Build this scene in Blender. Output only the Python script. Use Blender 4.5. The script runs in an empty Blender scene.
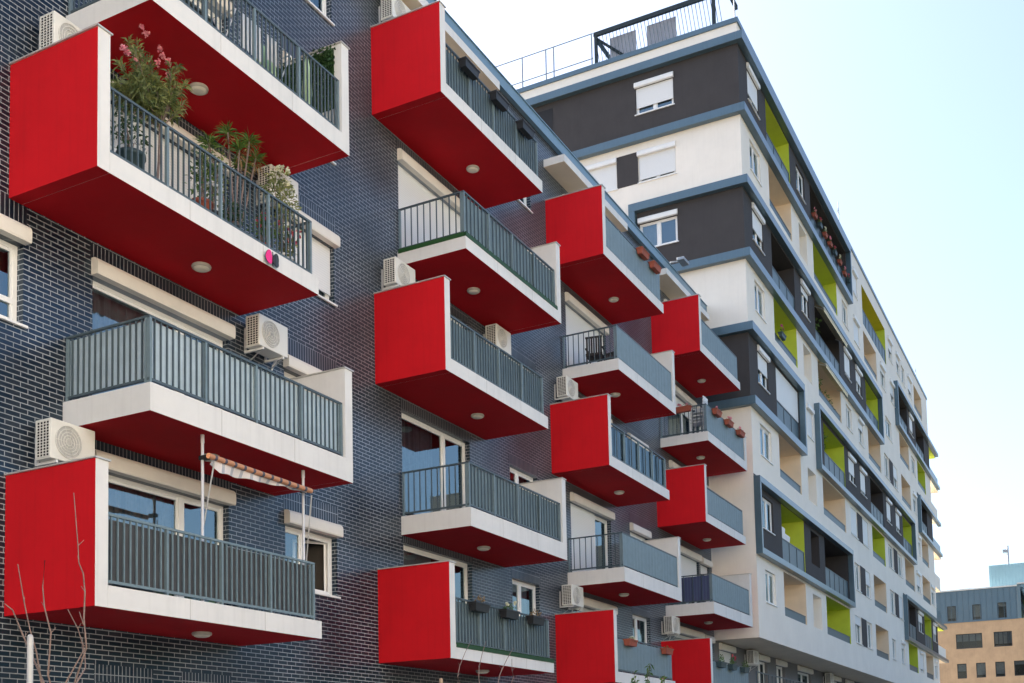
import bpy, math, random
from mathutils import Vector, Matrix
rnd = random.Random(7)
SC = bpy.context.scene
COL = SC.collection
R = math.radians

# ------------------------------------------------------------------ helpers
def tag(o, label=None, cat=None, group=None, kind=None):
    if label: o['label'] = label
    if cat: o['category'] = cat
    if group: o['group'] = group
    if kind: o['kind'] = kind
    return o

def empty(name, loc=(0, 0, 0), rz=0.0):
    o = bpy.data.objects.new(name, None)
    COL.objects.link(o)
    o.location = loc
    o.rotation_euler = (0, 0, rz)
    o.empty_display_size = 0.2
    return o

class MB:
    def __init__(s):
        s.v, s.f, s.m, s.sm = [], [], [], []
    def quad(s, a, b, c, d, m=0):
        i = len(s.v); s.v += [a, b, c, d]; s.f.append((i, i+1, i+2, i+3)); s.m.append(m); s.sm.append(False)
    def poly(s, pts, m=0):
        i = len(s.v); s.v += list(pts); s.f.append(tuple(range(i, i+len(pts)))); s.m.append(m); s.sm.append(False)
    def box(s, x0, x1, y0, y1, z0, z1, m=0, fm=None, skip=''):
        """fm: dict of face key -> material, keys l r f b d u (‑x +x ‑y +y ‑z +z)"""
        fm = fm or {}
        i = len(s.v)
        s.v += [(x0,y0,z0),(x1,y0,z0),(x1,y1,z0),(x0,y1,z0),(x0,y0,z1),(x1,y0,z1),(x1,y1,z1),(x0,y1,z1)]
        for k, q in (('d',(0,3,2,1)),('u',(4,5,6,7)),('f',(0,1,5,4)),('r',(1,2,6,5)),('b',(2,3,7,6)),('l',(3,0,4,7))):
            if k in skip: continue
            s.f.append(tuple(i+j for j in q)); s.m.append(fm.get(k, m)); s.sm.append(False)
        return s
    def tube(s, pts, r, n=6, m=0, cap=True):
        pts = [Vector(p) for p in pts]
        rs = r if isinstance(r, (list, tuple)) else [r]*len(pts)
        rings = []
        for k, p in enumerate(pts):
            d = (pts[min(k+1, len(pts)-1)] - pts[max(k-1, 0)])
            if d.length < 1e-9: d = Vector((0, 0, 1))
            d.normalize()
            a = d.cross(Vector((0, 0, 1)))
            if a.length < 1e-3: a = d.cross(Vector((1, 0, 0)))
            a.normalize(); b = d.cross(a)
            i = len(s.v)
            for j in range(n):
                t = 2*math.pi*j/n
                s.v.append(tuple(p + (a*math.cos(t) + b*math.sin(t))*rs[k]))
            rings.append(i)
        for k in range(len(rings)-1):
            for j in range(n):
                s.f.append((rings[k]+j, rings[k]+(j+1) % n, rings[k+1]+(j+1) % n, rings[k+1]+j)); s.m.append(m); s.sm.append(True)
        if cap:
            for i in (rings[0], rings[-1]):
                s.f.append(tuple(range(i, i+n))); s.m.append(m); s.sm.append(False)
        return s
    def lathe(s, prof, c=(0, 0, 0), n=16, m=0, cap=True):
        rings = []
        for r, z in prof:
            i = len(s.v)
            for j in range(n):
                t = 2*math.pi*j/n
                s.v.append((c[0]+r*math.cos(t), c[1]+r*math.sin(t), c[2]+z))
            rings.append(i)
        for k in range(len(rings)-1):
            for j in range(n):
                s.f.append((rings[k]+j, rings[k]+(j+1) % n, rings[k+1]+(j+1) % n, rings[k+1]+j)); s.m.append(m); s.sm.append(True)
        if cap:
            for i in (rings[0], rings[-1]):
                s.f.append(tuple(range(i, i+n))); s.m.append(m); s.sm.append(False)
        return s
    def prism_x(s, prof, x0, x1, m=0):
        """profile of (y,z) extruded along x"""
        n = len(prof); i = len(s.v)
        s.v += [(x0, y, z) for y, z in prof] + [(x1, y, z) for y, z in prof]
        for j in range(n):
            s.f.append((i+j, i+(j+1) % n, i+n+(j+1) % n, i+n+j)); s.m.append(m); s.sm.append(False)
        s.f.append(tuple(i+j for j in range(n))); s.m.append(m); s.sm.append(False)
        s.f.append(tuple(i+n+j for j in range(n))); s.m.append(m); s.sm.append(False)
        return s
    def leaf(s, p, d, L, w, m=0, droop=0.2):
        p = Vector(p); d = Vector(d).normalized()
        a = d.cross(Vector((rnd.uniform(-1, 1), rnd.uniform(-1, 1), rnd.uniform(-.3, 1))))
        if a.length < 1e-3: a = d.cross(Vector((1, 0, 0)))
        a.normalize()
        q = p + d*L*.5; e = p + d*L + Vector((0, 0, -droop*L))
        i = len(s.v)
        s.v += [tuple(p), tuple(q+a*w*.5), tuple(e), tuple(q-a*w*.5)]
        s.f.append((i, i+1, i+2, i+3)); s.m.append(m); s.sm.append(False)
    def mesh(s, name, mats):
        me = bpy.data.meshes.new(name)
        me.from_pydata([tuple(v) for v in s.v], [], s.f)
        for m in (mats if isinstance(mats, (list, tuple)) else [mats]): me.materials.append(m)
        me.polygons.foreach_set('material_index', s.m)
        me.polygons.foreach_set('use_smooth', s.sm)
        me.validate(); me.update()
        return me
    def build(s, name, mats, parent=None, bevel=0, origin=None):
        if origin is not None:
            ox, oy, oz = origin
            s.v = [(x-ox, y-oy, z-oz) for x, y, z in s.v]
        o = bpy.data.objects.new(name, s.mesh(name, mats))
        COL.objects.link(o)
        if parent: o.parent = parent
        if bevel:
            b = o.modifiers.new('bevel', 'BEVEL'); b.width = bevel; b.segments = 2; b.limit_method = 'ANGLE'
        return o

def copy_tree(o, parent=None):
    c = o.copy(); COL.objects.link(c)
    if parent: c.parent = parent
    for ch in [x for x in CH.get(o.name, [])]:
        k = copy_tree(ch, c)
        CH.setdefault(c.name, []).append(k)
    return c
CH = {}
def reg(root):
    """remember the children of a prototype so that it can be copied without searching"""
    def go(o):
        CH[o.name] = [c for c in COL.objects if c.parent == o]
        for c in CH[o.name]: go(c)
    go(root); return root

# ------------------------------------------------------------------ materials
def nmat(name):
    m = bpy.data.materials.new(name); m.use_nodes = True
    nt = m.node_tree; nt.nodes.clear()
    out = nt.nodes.new('ShaderNodeOutputMaterial')
    p = nt.nodes.new('ShaderNodeBsdfPrincipled')
    nt.links.new(p.outputs[0], out.inputs[0])
    return m, nt, p, out

def plain(name, col, rough=0.6, noise=0.10, scale=3.0, bump=0.0, bscale=180.0, metal=0.0, spec=0.5, streak=0.0):
    m, nt, p, out = nmat(name)
    N, L = nt.nodes, nt.links
    tc = N.new('ShaderNodeTexCoord')
    n1 = N.new('ShaderNodeTexNoise'); n1.inputs['Scale'].default_value = scale; n1.inputs['Detail'].default_value = 6; n1.inputs['Roughness'].default_value = .65
    L.new(tc.outputs['Object'], n1.inputs['Vector'])
    mr = N.new('ShaderNodeMapRange'); mr.inputs[1].default_value = .3; mr.inputs[2].default_value = .7
    mr.inputs[3].default_value = 1-noise; mr.inputs[4].default_value = 1+noise
    L.new(n1.outputs[0], mr.inputs[0])
    src = mr.outputs[0]
    if streak:
        mp = N.new('ShaderNodeMapping'); mp.inputs['Scale'].default_value = (5.0, 5.0, .35)
        L.new(tc.outputs['Object'], mp.inputs[0])
        n2 = N.new('ShaderNodeTexNoise'); n2.inputs['Scale'].default_value = 2.2; n2.inputs['Detail'].default_value = 5
        L.new(mp.outputs[0], n2.inputs['Vector'])
        m2 = N.new('ShaderNodeMapRange'); m2.inputs[1].default_value = .5; m2.inputs[2].default_value = .78
        m2.inputs[3].default_value = 1; m2.inputs[4].default_value = 1-streak
        L.new(n2.outputs[0], m2.inputs[0])
        mu = N.new('ShaderNodeMath'); mu.operation = 'MULTIPLY'
        L.new(src, mu.inputs[0]); L.new(m2.outputs[0], mu.inputs[1]); src = mu.outputs[0]
    vm = N.new('ShaderNodeVectorMath'); vm.operation = 'SCALE'
    vm.inputs[0].default_value = col[:3]
    L.new(src, vm.inputs['Scale'])
    L.new(vm.outputs[0], p.inputs['Base Color'])
    p.inputs['Roughness'].default_value = rough
    p.inputs['Metallic'].default_value = metal
    p.inputs['Specular IOR Level'].default_value = spec
    if bump:
        n3 = N.new('ShaderNodeTexNoise'); n3.inputs['Scale'].default_value = bscale; n3.inputs['Detail'].default_value = 3
        L.new(tc.outputs['Object'], n3.inputs['Vector'])
        b = N.new('ShaderNodeBump'); b.inputs['Strength'].default_value = bump; b.inputs['Distance'].default_value = .01
        L.new(n3.outputs[0], b.inputs['Height']); L.new(b.outputs[0], p.inputs['Normal'])
    return m

def brick_mat(name, soldier=False):
    m, nt, p, out = nmat(name)
    N, L = nt.nodes, nt.links
    tc = N.new('ShaderNodeTexCoord'); sp = N.new('ShaderNodeSeparateXYZ'); L.new(tc.outputs['Object'], sp.inputs[0])
    ad = N.new('ShaderNodeMath'); ad.operation = 'ADD'; L.new(sp.outputs[0], ad.inputs[0]); L.new(sp.outputs[1], ad.inputs[1])
    cb = N.new('ShaderNodeCombineXYZ')
    if soldier:
        L.new(sp.outputs[2], cb.inputs[0]); L.new(ad.outputs[0], cb.inputs[1])
    else:
        L.new(ad.outputs[0], cb.inputs[0]); L.new(sp.outputs[2], cb.inputs[1])
    b = N.new('ShaderNodeTexBrick')
    b.offset = 0.0 if soldier else .5; b.squash = 1.0
    b.inputs['Scale'].default_value = 1
    b.inputs['Brick Width'].default_value = .40 if soldier else .252
    b.inputs['Row Height'].default_value = .076
    b.inputs['Mortar Size'].default_value = .0068
    b.inputs['Mortar Smooth'].default_value = .15
    b.inputs['Color1'].default_value = (.005, .010, .020, 1)
    b.inputs['Color2'].default_value = (.018, .021, .029, 1)
    b.inputs['Mortar'].default_value = (.30, .33, .36, 1)
    L.new(cb.outputs[0], b.inputs['Vector'])
    n1 = N.new('ShaderNodeTexNoise'); n1.inputs['Scale'].default_value = .7; n1.inputs['Detail'].default_value = 5
    L.new(tc.outputs['Object'], n1.inputs['Vector'])
    mr = N.new('ShaderNodeMapRange'); mr.inputs[1].default_value = .3; mr.inputs[2].default_value = .7; mr.inputs[3].default_value = .65; mr.inputs[4].default_value = 1.35
    L.new(n1.outputs[0], mr.inputs[0])
    vm = N.new('ShaderNodeVectorMath'); vm.operation = 'SCALE'
    L.new(b.outputs['Color'], vm.inputs[0]); L.new(mr.outputs[0], vm.inputs['Scale'])
    L.new(vm.outputs[0], p.inputs['Base Color'])
    r = N.new('ShaderNodeMapRange'); r.inputs[3].default_value = .28; r.inputs[4].default_value = .9
    L.new(b.outputs['Fac'], r.inputs[0]); L.new(r.outputs[0], p.inputs['Roughness'])
    sl = N.new('ShaderNodeMapRange'); sl.inputs[3].default_value = .66; sl.inputs[4].default_value = .1
    p.inputs['Specular Tint'].default_value = (.45, .74, 1, 1)
    L.new(b.outputs['Fac'], sl.inputs[0]); L.new(sl.outputs[0], p.inputs['Specular IOR Level'])
    iv = N.new('ShaderNodeMath'); iv.operation = 'SUBTRACT'; iv.inputs[0].default_value = 1; L.new(b.outputs['Fac'], iv.inputs[1])
    n2 = N.new('ShaderNodeTexNoise'); n2.inputs['Scale'].default_value = 9; n2.inputs['Detail'].default_value = 3
    L.new(tc.outputs['Object'], n2.inputs['Vector'])
    a2 = N.new('ShaderNodeMath'); a2.operation = 'MULTIPLY_ADD'; a2.inputs[1].default_value = .8
    L.new(n2.outputs[0], a2.inputs[0]); L.new(iv.outputs[0], a2.inputs[2])
    bp = N.new('ShaderNodeBump'); bp.inputs['Strength'].default_value = .35; bp.inputs['Distance'].default_value = .006
    L.new(a2.outputs[0], bp.inputs['Height']); L.new(bp.outputs[0], p.inputs['Normal'])
    return m

def glass_mat(name, ior=1.9, tint=(.75, .82, .85)):
    m, nt, p, out = nmat(name)
    N, L = nt.nodes, nt.links
    N.remove(p)
    tr = N.new('ShaderNodeBsdfTransparent'); tr.inputs[0].default_value = (*tint, 1)
    gl = N.new('ShaderNodeBsdfGlossy'); gl.inputs['Roughness'].default_value = .015; gl.inputs[0].default_value = (.72, .92, 1, 1)
    tc = N.new('ShaderNodeTexCoord'); nz = N.new('ShaderNodeTexNoise'); nz.inputs['Scale'].default_value = 1.3
    L.new(tc.outputs['Object'], nz.inputs['Vector'])
    bp = N.new('ShaderNodeBump'); bp.inputs['Strength'].default_value = .05; bp.inputs['Distance'].default_value = .02
    L.new(nz.outputs[0], bp.inputs['Height']); L.new(bp.outputs[0], gl.inputs['Normal'])
    fr = N.new('ShaderNodeFresnel'); fr.inputs['IOR'].default_value = ior
    mx = N.new('ShaderNodeMixShader')
    L.new(fr.outputs[0], mx.inputs[0]); L.new(tr.outputs[0], mx.inputs[1]); L.new(gl.outputs[0], mx.inputs[2])
    L.new(mx.outputs[0], out.inputs[0])
    return m

def striped(name, c1, c2, axis, freq, rough=.6, duty=.5, bump=0.0):
    m, nt, p, out = nmat(name)
    N, L = nt.nodes, nt.links
    tc = N.new('ShaderNodeTexCoord'); sp = N.new('ShaderNodeSeparateXYZ'); L.new(tc.outputs['Object'], sp.inputs[0])
    mu = N.new('ShaderNodeMath'); mu.operation = 'MULTIPLY'; mu.inputs[1].default_value = freq; L.new(sp.outputs[axis], mu.inputs[0])
    fr = N.new('ShaderNodeMath'); fr.operation = 'FRACT'; L.new(mu.outputs[0], fr.inputs[0])
    gt = N.new('ShaderNodeMath'); gt.operation = 'GREATER_THAN'; gt.inputs[1].default_value = duty; L.new(fr.outputs[0], gt.inputs[0])
    mx = N.new('ShaderNodeMix'); mx.data_type = 'RGBA'; mx.inputs[6].default_value = (*c1, 1); mx.inputs[7].default_value = (*c2, 1)
    L.new(gt.outputs[0], mx.inputs[0])
    L.new(mx.outputs[2], p.inputs['Base Color']); p.inputs['Roughness'].default_value = rough
    if bump:
        bp = N.new('ShaderNodeBump'); bp.inputs['Strength'].default_value = bump; bp.inputs['Distance'].default_value = .01
        L.new(fr.outputs[0], bp.inputs['Height']); L.new(bp.outputs[0], p.inputs['Normal'])
    return m

def leaf_mat(name, c1, c2):
    m, nt, p, out = nmat(name)
    N, L = nt.nodes, nt.links
    g = N.new('ShaderNodeNewGeometry'); cr = N.new('ShaderNodeValToRGB')
    cr.color_ramp.elements[0].color = (*c1, 1); cr.color_ramp.elements[1].color = (*c2, 1)
    L.new(g.outputs['Random Per Island'], cr.inputs[0]); L.new(cr.outputs[0], p.inputs['Base Color'])
    p.inputs['Roughness'].default_value = .5
    tl = N.new('ShaderNodeBsdfTranslucent'); L.new(cr.outputs[0], tl.inputs[0])
    mx = N.new('ShaderNodeMixShader'); mx.inputs[0].default_value = .3
    L.new(p.outputs[0], mx.inputs[1]); L.new(tl.outputs[0], mx.inputs[2]); L.new(mx.outputs[0], out.inputs[0])
    return m

M = {}
M['brick'] = brick_mat('glazed dark brick')
M['soldier'] = brick_mat('glazed dark soldier brick', True)
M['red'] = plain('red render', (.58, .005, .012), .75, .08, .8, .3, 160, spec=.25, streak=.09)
M['red_soffit_shade'] = plain('shade darkened red soffit render', (.43, .003, .009), .8, .14, .6, .25, 200, spec=.2)  # the side panel red again, with underside shade put into the colour
M['white'] = plain('off white render', (.70, .70, .69), .8, .05, 1.4, .2, 240, spec=.25, streak=.08)
M['pvc'] = plain('white window plastic', (.80, .80, .78), .35, .03, 2)
M['metal_cap'] = plain('pale metal coping', (.55, .55, .53), .4, .08, 3, metal=.3)
M['rail'] = plain('blue grey painted steel', (.062, .090, .106), .45, .12, 6)
M['rail_light'] = plain('pale blue grey painted steel', (.15, .21, .24), .45, .12, 6)
M['screen'] = plain('blue grey screen fabric', (.155, .22, .25), .55, .10, 4, .15, 400)
M['slat'] = plain('grey blue steel slats', (.045, .06, .072), .95, .1, spec=0.0)
M['screen_tall'] = plain('slate blue balustrade panel', (.065, .11, .135), .45, .10, 4)
M['screen_pale'] = plain('pale blue screen film', (.46, .57, .64), .35, .14, 2.5, .15, 400)
M['screen_dark'] = plain('charcoal screen fabric', (.055, .06, .068), .8, .15, 4, .2, 500)
M['screen_violet'] = striped('violet blue screen fabric', (.045, .06, .14), (.06, .085, .17), 1, 9, .6)
M['screen_glass'] = glass_mat('tinted balustrade glass', 1.5, (.45, .55, .58))
M['glass'] = glass_mat('window glass', 2.7)
M['glass_far'] = glass_mat('distant window glass', 1.4, (.55, .6, .62))
M['lamp'] = plain('ceiling lamp opal glass', (.72, .68, .58), .4, .05, 6)
M['lampring'] = plain('ceiling lamp ring', (.42, .40, .36), .4, .05, 6)
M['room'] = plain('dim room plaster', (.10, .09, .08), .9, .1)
M['curtain'] = plain('grey curtain cloth', (.30, .30, .31), .9, .15, 6)
M['curtain_brown'] = plain('brown curtain cloth', (.16, .10, .07), .9, .15, 6)
M['curtain_white'] = plain('white net curtain cloth', (.62, .62, .62), .9, .08, 6)
M['blind'] = striped('white roller shutter slats', (.74, .75, .74), (.64, .65, .65), 2, 20, .5, .82, .25)
M['box'] = plain('cream shutter box', (.74, .71, .64), .5, .05, 3)
M['blue'] = plain('blue grey cladding metal', (.085, .145, .185), .32, .07, 2, spec=.9, metal=.25, streak=.10)
M['blue_l'] = plain('pale blue flashing metal', (.14, .24, .32), .3, .07, 2)
M['dark'] = plain('dark grey render', (.056, .052, .053), .8, .07, 1.5, .2, 220, spec=.25, streak=.06)
M['cream'] = plain('ivory render', (.84, .79, .71), .85, .04, .8, .2, 240, spec=.2, streak=.03)
M['lime'] = plain('lime render', (.56, .66, .07), .8, .06, 1.5, .2, 220, spec=.25)
M['yellow'] = plain('yellow render', (.66, .55, .03), .8, .06, 1.5, .2, 220, spec=.25)
M['beige'] = plain('beige render', (.85, .70, .53), .8, .06, 1.5, .2, 220, spec=.25)
M['soffit'] = plain('grey beige soffit render', (.66, .55, .40), .85, .08, .8)
M['greywall'] = plain('mid grey render', (.16, .16, .165), .85, .08, .8, .2, 200)
M['ac'] = plain('ivory enamel', (.70, .70, .66), .4, .05, 4)
M['fan'] = plain('pale grey fan guard', (.46, .46, .45), .5, .05)
M['black'] = plain('black void', (.012, .012, .014), .7, .1)
M['blackplastic'] = plain('black plastic', (.018, .018, .02), .5, .2, 5)
M['terra'] = plain('terracotta', (.30, .075, .042), .75, .15, 8)
M['greenplastic'] = plain('dark teal plastic', (.03, .06, .07), .5, .15, 5)
M['joint'] = plain('joint sealant', (.40, .39, .37), .8)
M['soil'] = plain('potting soil', (.03, .02, .015), .95, .3, 20)
M['steel'] = plain('white lacquered steel', (.70, .71, .71), .35, .05)
M['galv'] = plain('galvanised steel', (.30, .32, .34), .4, .1, 8, metal=.5)
M['orange'] = striped('orange striped awning cloth', (.95, .42, .20), (.16, .14, .17), 0, 4.6, .8, .74)
M['whitestripe'] = striped('white and grey awning cloth', (.70, .66, .66), (.40, .42, .48), 0, 4.6, .8, .72)
M['leaf_grey'] = leaf_mat('oleander leaf', (.075, .12, .04), (.30, .32, .11))
M['leaf'] = leaf_mat('green leaf', (.03, .09, .015), (.14, .24, .04))
M['leaf_dry'] = leaf_mat('dry leaf', (.16, .09, .04), (.36, .24, .10))
M['leaf_dark'] = leaf_mat('dark leaf', (.015, .05, .015), (.05, .11, .03))
M['pink'] = leaf_mat('pink petal', (.80, .20, .30), (.90, .48, .52))
M['magenta'] = plain('magenta plastic', (.75, .02, .22), .5)
M['flower_white'] = leaf_mat('white petal', (.75, .72, .45), (.85, .85, .75))
M['magenta_petal'] = leaf_mat('magenta petal', (.55, .02, .20), (.75, .12, .35))
M['flower_red'] = leaf_mat('red petal', (.55, .03, .10), (.70, .18, .20))
M['bark'] = plain('grey bark', (.22, .16, .14), .9, .25, 20)
M['wood'] = plain('weathered timber', (.34, .25, .17), .8, .2, 10)
M['turf'] = leaf_mat('artificial turf', (.012, .05, .015), (.03, .11, .03))
M['tan'] = plain('tan rendered brick', (.50, .335, .20), .85, .12, .9, streak=.12)
M['zinc'] = plain('blue standing seam metal', (.075, .135, .18), .4, .06, .6)
M['zinc_pale'] = plain('pale blue corrugated metal', (.26, .42, .47), .5, .05, .6)
M['asphalt'] = plain('asphalt', (.05, .05, .052), .9, .2, 6, .4, 120)
M['paving'] = plain('concrete paving', (.33, .31, .28), .85, .12, 2, .2, 60)
M['kerb'] = plain('granite kerb', (.30, .30, .29), .8, .15, 8)
M['paint'] = plain('road marking paint', (.72, .72, .70), .7, .1, 8)
M['ground'] = plain('pale gravelly ground', (.10, .085, .06), .95, .2, .4)
M['roofdark'] = plain('brown roof membrane', (.08, .06, .055), .8, .15, 2)
M['greentoy'] = plain('green plastic', (.16, .38, .05), .45)
M['ltcloth'] = plain('white laundry cloth', (.75, .77, .80), .9, .08, 5)
M['blackglass'] = plain('dark far window glass', (.03, .036, .042), .12, .2, 2)
M['chair'] = plain('dark wicker', (.035, .028, .025), .7, .3, 30)

# ------------------------------------------------------------------ constants measured for the place
XP = [2.16, 11.33, 20.09, 28.65]      # left ends of the balconies with a red panel
XO = [3.13, 12.27, 20.99, 29.22]      # left ends of the open balconies
DEP = 1.76
LB = 4.885
X1 = 34.79                            # side face of the tall block
Y1 = -1.81                            # front face of the tall block
def zfl(row): return (4-row)*3 + 4.20

# ------------------------------------------------------------------ ground
mb = MB(); mb.box(-700, 900, -700, 700, -1.0, -.02); tag(mb.build('ground', M['ground']), kind='structure')
mb = MB(); mb.box(-120, 220, -5.6, 0.4, -.015, 0.0); tag(mb.build('pavement', M['paving']), kind='structure')
mb = MB(); mb.box(-120, 220, -12.4, -5.75, -.3, -.12)
tag(mb.build('road', M['asphalt']), kind='structure')
mb = MB(); mb.box(-120, 220, -5.75, -5.6, -.3, .004); mb.box(-120, 220, -12.55, -12.4, -.3, .004)
tag(mb.build('kerb', M['kerb']), kind='structure')
mb = MB(); mb.box(-120, 220, -16.0, -12.55, -.3, 0.0); tag(mb.build('far_pavement', M['paving']), kind='structure')
mb = MB()
for i in range(40): mb.box(-60+i*5, -57.5+i*5, -9.15, -9.0, -.2, -.116)
tag(mb.build('lane_marking', M['paint']), kind='structure')

# ------------------------------------------------------------------ walls with openings
def wall_cells(mb, u0, u1, z0, z1, holes, put, matf, extra_u=(), extra_z=()):
    us = sorted(set([u0, u1] + [round(h[0], 4) for h in holes] + [round(h[1], 4) for h in holes] + list(extra_u)))
    zs = sorted(set([z0, z1] + [round(h[2], 4) for h in holes] + [round(h[3], 4) for h in holes] + list(extra_z)))
    us = [u for u in us if u0 <= u <= u1]; zs = [z for z in zs if z0 <= z <= z1]
    for i in range(len(us)-1):
        uc = (us[i]+us[i+1])/2
        for j in range(len(zs)-1):
            zc = (zs[j]+zs[j+1])/2
            if any(h[0] < uc < h[1] and h[2] < zc < h[3] for h in holes): continue
            mb.quad(put(us[i], 0, zs[j]), put(us[i+1], 0, zs[j]), put(us[i+1], 0, zs[j+1]), put(us[i], 0, zs[j+1]), matf(uc, zc))
    for h in holes:
        d = h[4] if len(h) > 4 else .22
        if d <= 0: continue
        a, b, c, e = h[:4]
        mm = matf((a+b)/2, (c+e)/2)
        mb.quad(put(a, 0, c), put(a, d, c), put(a, d, e), put(a, 0, e), mm)
        mb.quad(put(b, 0, c), put(b, 0, e), put(b, d, e), put(b, d, c), mm)
        mb.quad(put(a, 0, e), put(a, d, e), put(b, d, e), put(b, 0, e), mm)
        mb.quad(put(a, 0, c), put(b, 0, c), put(b, d, c), put(a, d, c), mm)

# ------------------------------------------------------------------ windows (local: x along wall, +y inwards, z up, origin at lower left of the opening)
CACHE = {}
def cmesh(key, fn):
    if key not in CACHE: CACHE[key] = fn()
    return CACHE[key]
def link(name, me, parent):
    o = bpy.data.objects.new(name, me); COL.objects.link(o); o.parent = parent; return o

def window(parent, loc, w, h, rz=0.0, mull=(.5,), box=True, drop=0.0, curtain='curtain', cut=(0, 1), door=False, sill=True,
           depth=.13, room=True, boxh=.26, name=None, sash=True, tilt=False, boxmat='box', transom=None, proud=.13):
    w = round(w, 3); h = round(h, 3)
    def f_frame():
        mb = MB(); t = .065; d0, d1 = depth, depth+.07
        mb.box(0, w, d0, d1, 0, t); mb.box(0, w, d0, d1, h-t, h)
        mb.box(0, t, d0+.001, d1-.001, t, h-t); mb.box(w-t, w, d0+.001, d1-.001, t, h-t)
        for q in mull: mb.box(w*q-.05, w*q+.05, d0-.004, d1+.004, t, h-t)
        if transom: mb.box(t, w-t, d0-.002, d1+.002, transom*h-.04, transom*h+.04)
        if sash:
            ed = [0]+list(mull)+[1]
            for k in range(len(ed)-1):
                a = w*ed[k]+(t if k == 0 else .05); b = w*ed[k+1]-(t if k == len(ed)-2 else .05); s_ = .045
                mb.box(a, b, d0+.012, d1-.012, t, t+s_); mb.box(a, b, d0+.012, d1-.012, h-t-s_, h-t)
                mb.box(a, a+s_, d0+.011, d1-.011, t+s_, h-t-s_); mb.box(b-s_, b, d0+.011, d1-.011, t+s_, h-t-s_)
        return mb.mesh('window_frame', M['pvc'])
    key = (w, h, tuple(mull), depth, transom, sash)
    o = link(name or ('balcony_door' if door else 'window'), cmesh(('f',)+key, f_frame), parent)
    o.location = loc; o.rotation_euler = (0, 0, rz)
    def f_pane():
        mb = MB(); w2 = w*.42 if tilt else w
        mb.quad((.05, depth+.035, .05), (w2-.05, depth+.035, .05), (w2-.05, depth+.035, h-.05), (.05, depth+.035, h-.05))
        return mb.mesh('pane', M['glass'])
    link('pane', cmesh(('p', w, h, depth, tilt), f_pane), o)
    if sill and not door:
        def f_sill():
            mb = MB(); mb.box(-.05, w+.05, -.05, depth-.002, -.03, .006); return mb.mesh('sill', M['pvc'])
        link('sill', cmesh(('s', w, depth), f_sill), o)
    if box:
        def f_box():
            mb = MB(); prof = [(.0, 0)]
            P_ = proud
            prof += [(-P_, 0.0), (-P_-.012, .03)]
            for k in range(6):
                a = math.pi/2*k/5
                prof.append((-P_+.08-.092*math.cos(a), boxh-.10+.10*math.sin(a)))
            prof += [(0, boxh)]
            mb.prism_x([(y-.002, z) for y, z in prof], -.03, w+.03)
            return mb.mesh('shutter_box', M[boxmat])
        b = link('shutter_box', cmesh(('b', w, boxh, boxmat, proud), f_box), o); b.location = (0, 0, h)
    if drop > 0:
        def f_sh():
            mb = MB(); mb.box(.02, w-.02, depth-.045, depth-.02, h*(1-drop), h)
            mb.box(.02, w-.02, depth-.05, depth-.015, h*(1-drop)-.03, h*(1-drop))
            return mb.mesh('roller_shutter', M['blind'])
        link('roller_shutter', cmesh(('r', w, h, depth, round(drop, 2)), f_sh), o)
    if curtain:
        def f_cur():
            mb = MB(); n = 60
            a, b = w*cut[0]+.03, w*cut[1]-.03
            pts = []
            for i in range(n+1):
                x = a+(b-a)*i/n
                pts.append((x, depth+.20+.035*math.sin(x*31+.7*math.sin(x*7))+.012*math.sin(x*57)))
            for i in range(n):
                mb.quad((*pts[i], .02), (*pts[i+1], .02), (*pts[i+1], h-.02), (*pts[i], h-.02))
            for k in range(n): mb.sm[k] = True
            return mb.mesh('curtain', M[curtain])
        link('curtain', cmesh(('c', w, h, depth, curtain, cut), f_cur), o)
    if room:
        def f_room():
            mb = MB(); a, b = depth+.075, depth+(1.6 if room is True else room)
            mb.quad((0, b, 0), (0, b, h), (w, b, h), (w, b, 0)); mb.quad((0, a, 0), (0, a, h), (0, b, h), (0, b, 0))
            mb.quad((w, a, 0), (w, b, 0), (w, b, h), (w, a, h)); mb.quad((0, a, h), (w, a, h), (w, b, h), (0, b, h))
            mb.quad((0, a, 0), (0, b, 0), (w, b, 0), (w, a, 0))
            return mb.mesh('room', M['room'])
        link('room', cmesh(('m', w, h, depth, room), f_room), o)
    if tilt:
        def f_t():
            mb = MB(); s_ = .06; a, b = w*.52, w-.07; z0, z1 = .07, h-.07; d = depth
            mb.box(a, b, d-.03, d, z0, z0+s_); mb.box(a, b, d-.03, d, z1-s_, z1)
            mb.box(a, a+s_, d-.029, d-.001, z0+s_, z1-s_); mb.box(b-s_, b, d-.029, d-.001, z0+s_, z1-s_)
            return mb
        mb = f_t(); mb.v = [(x-w+.07, y-depth, z) for x, y, z in mb.v]
        t = mb.build('open_sash', M['pvc'], o); t.location = (w-.07, depth+.08, 0); t.rotation_euler = (0, 0, R(-34))
    return o

# ------------------------------------------------------------------ the brick apartment house
brick = tag(empty('brick_apartment_building', (16, 0, 0)), 'long apartment house of glossy dark brick with staggered red balconies on its front', 'building')
BO = (16, 0, 0)
def bl(x, y, z): return (x-BO[0], y-BO[1], z-BO[2])

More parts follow.
